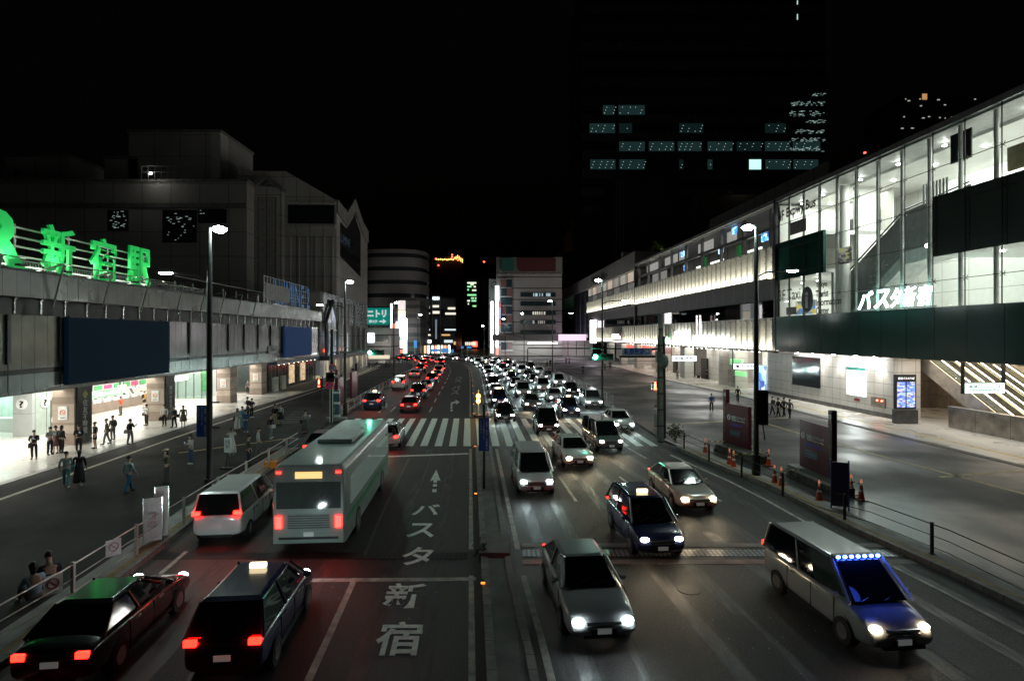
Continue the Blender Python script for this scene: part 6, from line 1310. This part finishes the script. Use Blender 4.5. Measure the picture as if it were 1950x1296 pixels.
def skeleton(pose, stride, sit=False):
    """returns dict of joints, facing -y"""
    J = {}
    if sit:
        J.update(hip=(0,0,.22),waist=(0,.03,.36),chest=(0,-.02,.58),neck=(0,-.06,.72),head=(0,-.1,.85),top=(0,-.1,.95))
        for s, n in ((-1,'l'),(1,'r')): J['h'+n] = (s*.1,-.02,.2); J['k'+n] = (s*.13,-.36,.46); J['a'+n] = (s*.13,-.42,.07); J['t'+n] = (s*.14,-.58,.04); J['s'+n] = (s*.17,-.03,.65)
        for s, n in ((-1,'l'),(1,'r')): J['e'+n] = (s*.23,-.14,.45); J['w'+n] = (s*.1,-.33,.5)
        return J
    ln = .03 if pose in ('phone','camera') else 0
    J.update(hip=(0,0,.93),waist=(0,.0,1.06),chest=(0,.01,1.27),neck=(0,.0,1.46),head=(0,-.03-ln,1.58),top=(0,-.02-ln,1.69))
    for s, n in ((-1,'l'),(1,'r')):
        f = s*stride; J['h'+n] = (s*.09,0,.9); J['k'+n] = (s*.1,-f*.5-.02,.49); J['a'+n] = (s*.1,-f+.03,.09); J['t'+n] = (s*.12,-f-.15,.04); J['s'+n] = (s*.185,0,1.39)
        J['e'+n] = (s*.25,.03+f*.3,1.12); J['w'+n] = (s*.24,-.08+f*.5,.88)
    if pose == 'phone': J['er'] = (.23,-.06,1.12); J['wr'] = (.07,-.27,1.24); J['el'] = (-.23,-.04,1.12); J['wl'] = (-.1,-.24,1.14)
    if pose == 'camera': J['er'] = (.27,-.12,1.28); J['wr'] = (.08,-.2,1.52); J['el'] = (-.26,-.12,1.27); J['wl'] = (-.08,-.2,1.5)
    if pose == 'onehand': J['er'] = (.24,-.06,1.13); J['wr'] = (.12,-.28,1.28)
    if pose == 'call': J['er'] = (.28,-.08,1.2); J['wr'] = (.14,-.05,1.5)
    return J
PC = {}
def cached(key, fn):
    if key not in PC: PC[key] = fn()
    return PC[key]
def add(name, me, parent, mat=None, loc=None):
    o = bpy.data.objects.new(name, me); C.objects.link(o); o.parent = parent
    if mat: o.material_slots[0].link = 'OBJECT'; o.material_slots[0].material = mat
    if loc: o.location = loc
    return o
def person(label, px, py, rz=0., pose='stand', stride=0., top=(.02,.02,.02), legs=(.02,.02,.025), bottom='trousers', shoes=(.03,.03,.03), bag=None, bagc=(.03,.03,.03), hair='short', hat=None, mask=True, sit=False, z=.12, scale=1., group='people waiting and walking on the plazas', bare=False, at=None, hx=None):
    g = at if at is not None else G(px, py, z); r = empty('person', label, 'person', g, rz, group); r.scale = (scale,)*3
    J = skeleton(pose, stride, sit); K = (pose, stride, sit)
    def body():
        N = [(*J['hip'],.12,.1),(*J['waist'],.115,.09),(*J['chest'],.15,.1),(*J['neck'],.05,.05),(J['head'][0],J['head'][1]-.01,J['head'][2]-.05,.068,.075),(J['top'][0],J['top'][1],J['top'][2]-.05,.078,.088)]
        E = [(0,1),(1,2),(2,3),(3,4),(4,5)]
        for n in 'lr':
            b = len(N); N += [(*J['h'+n],.085),(*J['k'+n],.056),(*J['a'+n],.036),(*J['t'+n],.03)]; E += [(0,b),(b,b+1),(b+1,b+2),(b+2,b+3)]
            b = len(N); w = Vector(J['w'+n]); e = Vector(J['e'+n]); dr = (w-e).normalized(); pm = w+dr*.06
            N += [(*J['s'+n],.05),(*e,.036),(*w,.024),(*pm,.03,.016)]; E += [(2,b),(b,b+1),(b+1,b+2),(b+2,b+3)]
            sd = dr.cross(Vector((0,0,1)) if abs(dr.z) < .8 else Vector((0,1,0))).normalized(); cu = dr.cross(sd)*(-1)
            for q, (of, ln_) in enumerate(((-.024,.062),(-.008,.072),(.009,.068),(.024,.052))):
                i = len(N); p1 = pm+sd*of+dr*.03; p2 = p1+dr*ln_*.5; p3 = p2+dr*ln_*.3+cu*ln_*.35; N += [(*p1,.009),(*p2,.008),(*p3,.007)]; E += [(b+3,i),(i,i+1),(i+1,i+2)]
            i = len(N); s_ = -1 if n == 'l' else 1; p1 = w+dr*.03-sd*.03; p2 = p1-sd*.02+dr*.035; N += [(*p1,.011),(*p2,.008)]; E += [(b+2,i),(i,i+1)]
        return skinmesh(N, E, skin, 'body')
    add('body', cached(('b',)+K, body), r)
    def shirt():
        N = [(*lerp3(J['hip'],J['waist'],.1),.158,.125),(*J['waist'],.145,.11),(*J['chest'],.175,.125),(*lerp3(J['chest'],J['neck'],.75),.08,.07)]; E = [(0,1),(1,2),(2,3)]
        for n in 'lr': b = len(N); N += [(*J['s'+n],.07),(*J['e'+n],.052),(*lerp3(J['e'+n],J['w'+n],.8),.043)]; E += [(2,b),(b,b+1),(b+1,b+2)]
        return skinmesh(N, E, skin, 'shirt')
    def tee():
        N = [(*lerp3(J['hip'],J['waist'],.1),.158,.125),(*J['waist'],.145,.11),(*J['chest'],.175,.125),(*lerp3(J['chest'],J['neck'],.75),.08,.07)]; E = [(0,1),(1,2),(2,3)]
        for n in 'lr': b = len(N); N += [(*J['s'+n],.072),(*lerp3(J['s'+n],J['e'+n],.7),.062)]; E += [(2,b),(b,b+1)]
        return skinmesh(N, E, skin, 'tee')
    cm = lambda c: M('cloth_%.3f_%.3f_%.3f'%c, c, .85, noise=.15, nscale=8)
    add('shirt', cached((('t' if bare else 's'),)+K, tee if bare else shirt), r, cm(top))
    def trousers(f=1.):
        N = [(*J['hip'],.14,.12),(*lerp3(J['hip'],J['waist'],.8),.135,.105)]; E = [(0,1)]
        for n in 'lr':
            b = len(N); N += [(*J['h'+n],.1)]; E += [(0,b)]
            if f < 1: N += [(*lerp3(J['h'+n],J['k'+n],.85),.085)]; E += [(b,b+1)]
            else: N += [(*J['k'+n],.074),(*J['a'+n],.058)]; E += [(b,b+1),(b+1,b+2)]
        return skinmesh(N, E, skin, 'trousers')
    if bottom == 'trousers': add('trousers', cached(('tr',)+K, trousers), r, cm(legs))
    elif bottom == 'shorts': add('shorts', cached(('sh',)+K, lambda: trousers(.5)), r, cm(legs))
    else:
        zb = {'skirt':.48,'long_skirt':.2,'dress':.16}[bottom]; zt = 1.08
        rings = []
        for t in range(7):
            q = t/6; zz = zt-(zt-zb)*q; rx = .135+.12*q+.03*math.sin(q*3); rings.append([(rx*math.cos(a)*(1+.07*q*math.sin(a*7)),rx*.8*math.sin(a)*(1+.07*q*math.sin(a*7)),zz) for a in [2*math.pi*k/28 for k in range(28)]])
        MB().loft(rings).build('skirt', cm(legs), r, smooth=True)
    for n in 'lr':
        a = J['a'+n]; t = J['t'+n]; MB().ell((lerp3(a,t,.45)[0],lerp3(a,t,.45)[1],a[2]-.035),(.05,.135,.055),10,6,-.55).build('shoe', cm(shoes), r, smooth=True)
    hd = J['top']; hz = hd[2]-.03
    def hairm_():
        m = MB().ell((hd[0],hd[1]+.015,hz-.01),(.093,.108,.1),14,8,-.35)
        if hair == 'long': m.loft([[(hd[0]+.085*math.cos(a)*(1-.1*k),hd[1]+.03+.075*math.sin(a)*(1 if math.sin(a)>0 else .35),hz-.07*k) for a in [2*math.pi*j/12 for j in range(12)]] for k in range(5)])
        if hair == 'bob': m.loft([[(hd[0]+.1*math.cos(a),hd[1]+.03+.085*math.sin(a)*(1 if math.sin(a)>0 else .3),hz-.055*k) for a in [2*math.pi*j/12 for j in range(12)]] for k in range(3)])
        return m.mesh('hair', hairm, True)
    add('hair', cached(('hr',hair)+K, hairm_), r, M('hair_brown',(.04,.022,.012),.5) if hx else None)
    fy = hd[1]-.095
    for s in (-1,1): MB().ell((s*.03,fy+.012,hz-.045),(.012,.008,.006),6,4).build('eye', blackm, r); MB().ell((s*.083,hd[1],hz-.06),(.012,.02,.028),6,4).build('ear', skin, r)
    if mask: MB().ell((0,fy+.035,hz-.1),(.055,.045,.045),10,6).build('face_mask', M('mask_white',(.6,.62,.62),.8), r)
    else: MB().ell((0,fy+.005,hz-.07),(.012,.016,.016),6,4).build('nose', skin, r); MB().ell((0,fy+.02,hz-.105),(.022,.01,.005),6,4).build('mouth', M('lip',(.3,.1,.09),.5), r)
    if hat: MB().ell((hd[0],hd[1],hz+.03),(.105,.115,.075),12,6,-.2).ell((0,hd[1]-.12,hz+.02),(.08,.08,.012),10,4).build('cap', cm(hat), r, smooth=True)
    if pose in ('phone','onehand'): w = J['wr']; MB().box(w[0]-.05,w[0]+.02,w[1]-.13,w[1]-.11,w[2]+.0,w[2]+.13).build('phone', M('phone_glow',(.05,.05,.05),.3,emit=(.6,.8,1),estr=.3), r)
    if pose == 'camera': MB().box(-.07,.07,hd[1]-.2,hd[1]-.12,hz-.1,hz-.01).cyl((0,hd[1]-.2,hz-.055),(0,hd[1]-.3,hz-.055),.035,n=10).build('camera_body', blackm, r)
    bm2 = cm(bagc)
    if bag == 'backpack': MB().loft([[(x*s,.13+y*s2,z_) for x, y in ((-.14,-.03),(.14,-.03),(.12,.12),(-.12,.12))] for z_, s, s2 in ((1.0,.9,.9),(1.05,1,1),(1.3,1,.95),(1.4,.75,.6))]).build('backpack', bm2, r, bevel=.03); MB().tube([(-.1,.1,1.38),(-.11,-.12,1.3),(-.12,.08,1.05)],.018,5).tube([(.1,.1,1.38),(.11,-.12,1.3),(.12,.08,1.05)],.018,5).build('strap', blackm, r)
    if bag in ('shoulder','tote'):
        s = -1 if bag == 'shoulder' else 1
        MB().loft([[(s*.28+x*k,.02+y*k,z_) for x, y in ((-.06,-.18),(.06,-.18),(.06,.18),(-.06,.18))] for z_, k in ((.78,.9),(.82,1),(1.0,.95),(1.04,.7))]).build('bag', bm2, r, bevel=.02); MB().tube([(s*.28,-.12,1.02),(s*.2,-.03,1.43),(s*.28,.14,1.02)],.012,5).build('strap', bm2, r)
    if bag == 'hand': w = J['wl']; MB().loft([[(w[0]+x*k,w[1]-.05+y*k,z_) for x, y in ((-.07,-.2),(.07,-.2),(.07,.2),(-.07,.2))] for z_, k in ((w[2]-.4,.9),(w[2]-.36,1),(w[2]-.16,.95),(w[2]-.12,.8))]).build('bag', bm2, r, bevel=.02); MB().tube([(w[0],w[1]-.15,w[2]-.14),(w[0],w[1]-.05,w[2]-.02),(w[0],w[1]+.05,w[2]-.14)],.012,5).build('strap', bm2, r)
    return r
BK=(.014,.014,.016); WH=(.6,.6,.58); GY=(.12,.12,.12); LG=(.35,.35,.33); BL=(.03,.08,.2); JN=(.04,.09,.17); NV=(.015,.02,.05); TE=(.06,.2,.22); BE=(.4,.34,.24); BRN=(.22,.08,.03)
R = math.radians
person('man in a black suit with a dark briefcase, leftmost on the station pavement',65,874,R(25),'phone',top=BK,legs=BK,shoes=BRN,bag='hand',z=.16)
person('person in pale jacket and dark trousers, left of the trio by the near pillar',95,866,R(70),'phone',top=LG,legs=NV,hair='long',z=.16)
person('person in grey-green top and brown skirt, middle of the trio by the near pillar',106,863,R(10),'phone',top=(.16,.18,.14),legs=(.2,.1,.08),bottom='skirt',hair='bob',z=.16,hx=1)
person('person all in black seen from behind, right of the trio by the near pillar',117,863,R(165),'stand',top=BK,legs=BK,hair='long',z=.16)
person('person in black with white trainers looking at a phone beside the black banner',150,861,R(35),'phone',top=BK,legs=BK,shoes=WH,bag='tote',bagc=GY,hair='long',hx=1,z=.16)
person('man in a black tee and knee shorts just right of the black banner',181,854,R(-30),'stand',top=BK,legs=BK,bottom='shorts',shoes=BK,bare=True,z=.16)
person('person in a loose grey top and grey trousers among the walkers past the banner',203,846,R(-60),'stand',.18,top=GY,legs=(.2,.2,.2),bag='shoulder',bagc=GY,z=.16)
person('person in a tan top with a large black backpack facing the ticket hall',215,838,R(-110),'stand',top=(.25,.2,.15),legs=(.2,.19,.18),bag='backpack',z=.16,hx=1)
person('woman in black top and grey trousers with a grey bag, at the station kerb',248,846,R(80),'onehand',.1,top=BK,legs=(.16,.16,.15),bag='shoulder',bagc=(.22,.22,.21),hair='bob',z=.16)
person('woman in a white top and wide black trousers beside the second pillar frame',279,810,R(-20),'onehand',top=WH,legs=BK,bag='shoulder',bagc=GY,hair='bob',z=.16)
person('man in a white shirt with black trousers and black rucksack straps by the second banner',313,811,R(10),'stand',top=WH,legs=BK,bag='hand',hair='short',z=.16)
person('person in dark clothes standing right against the second black banner',332,814,R(-100),'stand',.1,top=(.05,.05,.045),legs=BK,bag='shoulder',z=.16)
person('woman in a grey knee-length dress standing on the kerb right of the second banner',349,813,R(20),'stand',top=(.1,.1,.08),legs=(.11,.11,.09),bottom='skirt',hair='long',z=.16)
person('person in an orange-red shirt using the ticket machines',230,791,R(-90),'stand',top=(.6,.08,.03),legs=(.1,.1,.1),bare=True,z=.16,mask=False)
person('person with a yellow-brown backpack and shorts at the far end of the ticket machines',275,777,R(-110),'stand',top=BK,legs=BK,bottom='shorts',bag='backpack',bagc=(.4,.22,.05),z=.16)
person('person in a white blouse partly hidden behind the near stone pillar',107,828,R(60),'stand',top=WH,legs=(.4,.4,.42),z=.16,hair='long')
person('person in teal top and trousers, left of the walking pair on the dark plaza',126,927,R(-150),'stand',.22,top=(.2,.26,.26),legs=TE,bag='shoulder',bagc=TE,shoes=WH)
person('person in a black dress walking beside the teal one on the dark plaza',151,924,R(-160),'stand',.18,top=BK,legs=BK,bottom='dress',shoes=LG,hair='long')
person('person in a pale blue shirt and blue jeans walking alone on the dark plaza',245,938,R(160),'stand',.25,top=(.3,.42,.46),legs=(.02,.1,.2),shoes=BK)
person('person in a khaki cap and dark shirt raising a hand on the dark plaza',318,921,R(-80),'call',top=(.12,.11,.09),legs=(.07,.07,.065),hat=(.4,.33,.22),hair='long')
person('woman in a white tee and jeans with a phone, left of the big lamp post',364,884,R(-35),'phone',top=WH,legs=JN,shoes=LG,hair='long')
person('woman in a long white dress aiming a camera at the road',441,867,R(15),'camera',top=WH,legs=WH,bottom='dress',shoes=LG,hair='bob')
person('woman in a white pleated skirt and black top carrying a black bag',452,820,R(140),'stand',top=(.3,.3,.3),legs=WH,bottom='long_skirt',bag='tote',hair='long')
person('person in a light blue top standing between the white skirt and the blue jacket',461,815,R(150),'stand',top=(.1,.3,.38),legs=(.12,.25,.3),bottom='trousers')
person('person in blue jacket, jeans and white shoes in the group behind the lamp post',468,823,R(-170),'phone',top=(.02,.1,.24),legs=JN,shoes=WH,hx=1)
person('man in black with a backpack bending over a phone at the station kerb',472,792,R(-30),'phone',top=BK,legs=NV,bag='backpack')
person('second man in black close behind the one bending over a phone',479,795,R(60),'phone',top=BK,legs=BK,shoes=WH)
person('person in a black top and pale jeans with a white tote, facing the station',516,835,R(150),'stand',.15,top=BK,legs=(.16,.24,.26),bag='shoulder',bagc=WH,shoes=WH)
person('man in a black jacket and beige trousers in the group near the railing end',524,810,R(170),'stand',top=BK,legs=BE,shoes=BK)
person('person in white shirt and black skirt, right of the group near the railing end',533,809,R(-150),'stand',top=WH,legs=BK,bottom='skirt',bag='hand')
person('person in grey with a long dark skirt reading a phone, alone near the railing end',581,825,R(60),'onehand',top=(.25,.24,.22),legs=(.06,.06,.06),bottom='long_skirt',bag='shoulder')
person('person in a dark top and navy trousers beside the grey banner railing',473,886,R(100),'stand',top=(.05,.05,.045),legs=NV)
person('person in a pale grey jacket near the grey banner, half turned',492,868,R(120),'stand',.1,top=(.4,.42,.42),legs=GY)
person('person in dark clothes in the bright third opening of the station',472,750,R(0),'stand',top=GY,legs=BK,z=.16)
# seated pair behind the near railing
w_ = G(66,1150); person('person in a light blue shirt crouching behind the near left railing',66,1150,R(-120),'stand',top=(.32,.5,.68),legs=(.16,.18,.18),sit=True,hair='long',shoes=WH,at=w_,scale=1.15,mask=False)
w_ = G(95,1130); person('person in dark clothes crouching beside the light blue shirt behind the near railing',95,1130,R(-130),'stand',top=NV,legs=BK,sit=True,hx=1,at=w_,scale=1.2,mask=False)
# right plaza
person('person in a blue top and dark trousers walking alone across the right plaza',1355,783,R(170),'stand',.15,top=(.02,.12,.32),legs=BK)
person('person in black walking beside the right pavement kerb, left of the lamp post',1405,765,R(150),'stand',.2,top=BK,legs=BK)
person('person in a white top holding a red bag beside the utility pole',1249,812,R(120),'stand',top=WH,legs=LG,bag='hand',bagc=(.5,.02,.03))
for i, (px, py, t, lab) in enumerate(((1471,790,GY,'person in grey, left end of the walking row right of the lamp post'),(1482,794,BK,'person in black, second in the walking row right of the lamp post'),(1493,793,(.1,.1,.11),'person in charcoal, third in the walking row right of the lamp post'),(1504,797,(.2,.2,.2),'person in mid grey, right end of the walking row by the tiled wall'))):
    person(lab,px,py,R(-100+i*15),'stand',.22,top=t,legs=BK,bag=('backpack',None,'shoulder',None)[i])
person('person in a beige coat standing before the dark arcade doorway',1290,722,R(10),'stand',top=(.3,.28,.22),legs=GY,z=.16)
person('person in dark clothes pushing past the second arcade doorway',1346,722,R(60),'stand',.2,top=BK,legs=BK,bag='backpack',z=.16)
for px, py, t, lab in ((1110,711,NV,'small distant person in navy on the right plaza behind the railing'),(1152,705,GY,'distant person in grey right of the lamp post with the green signal'),(1162,703,BK,'distant person in black at the kerb right of the green signal'),(1048,697,BK,'distant person in black by the grey lobby'),(1042,697,WH,'distant person in white by the grey lobby'),(1078,693,(.4,.15,.25),'distant person in pink before the glass lobby'),(1084,693,BL,'distant person in blue before the glass lobby')):
    person(lab,px,py,R(px%7*40),'stand',.15,top=t,legs=BK)
cols_ = [('black',BK),('white',WH),('grey',GY),('navy',NV),('beige',BE),('pale grey',LG),('dark red',(.2,.02,.02))]
for i, (px, py) in enumerate(((672,716),(688,711),(706,705),(718,702),(735,700),(741,699),(752,697),(760,696),(768,695),(777,694),(785,693),(650,722))):
    n, c = cols_[i%7]; person('distant person in %s in the far left crowd, number %s from the left' % (n, ['two','three','four','five','six','seven','eight','nine','ten','eleven','twelve','one'][i]),px,py,R(i*57),'stand',.15*(i%2),top=c,legs=cols_[(i*3+2)%7][1],group='distant people in the far left crowd')
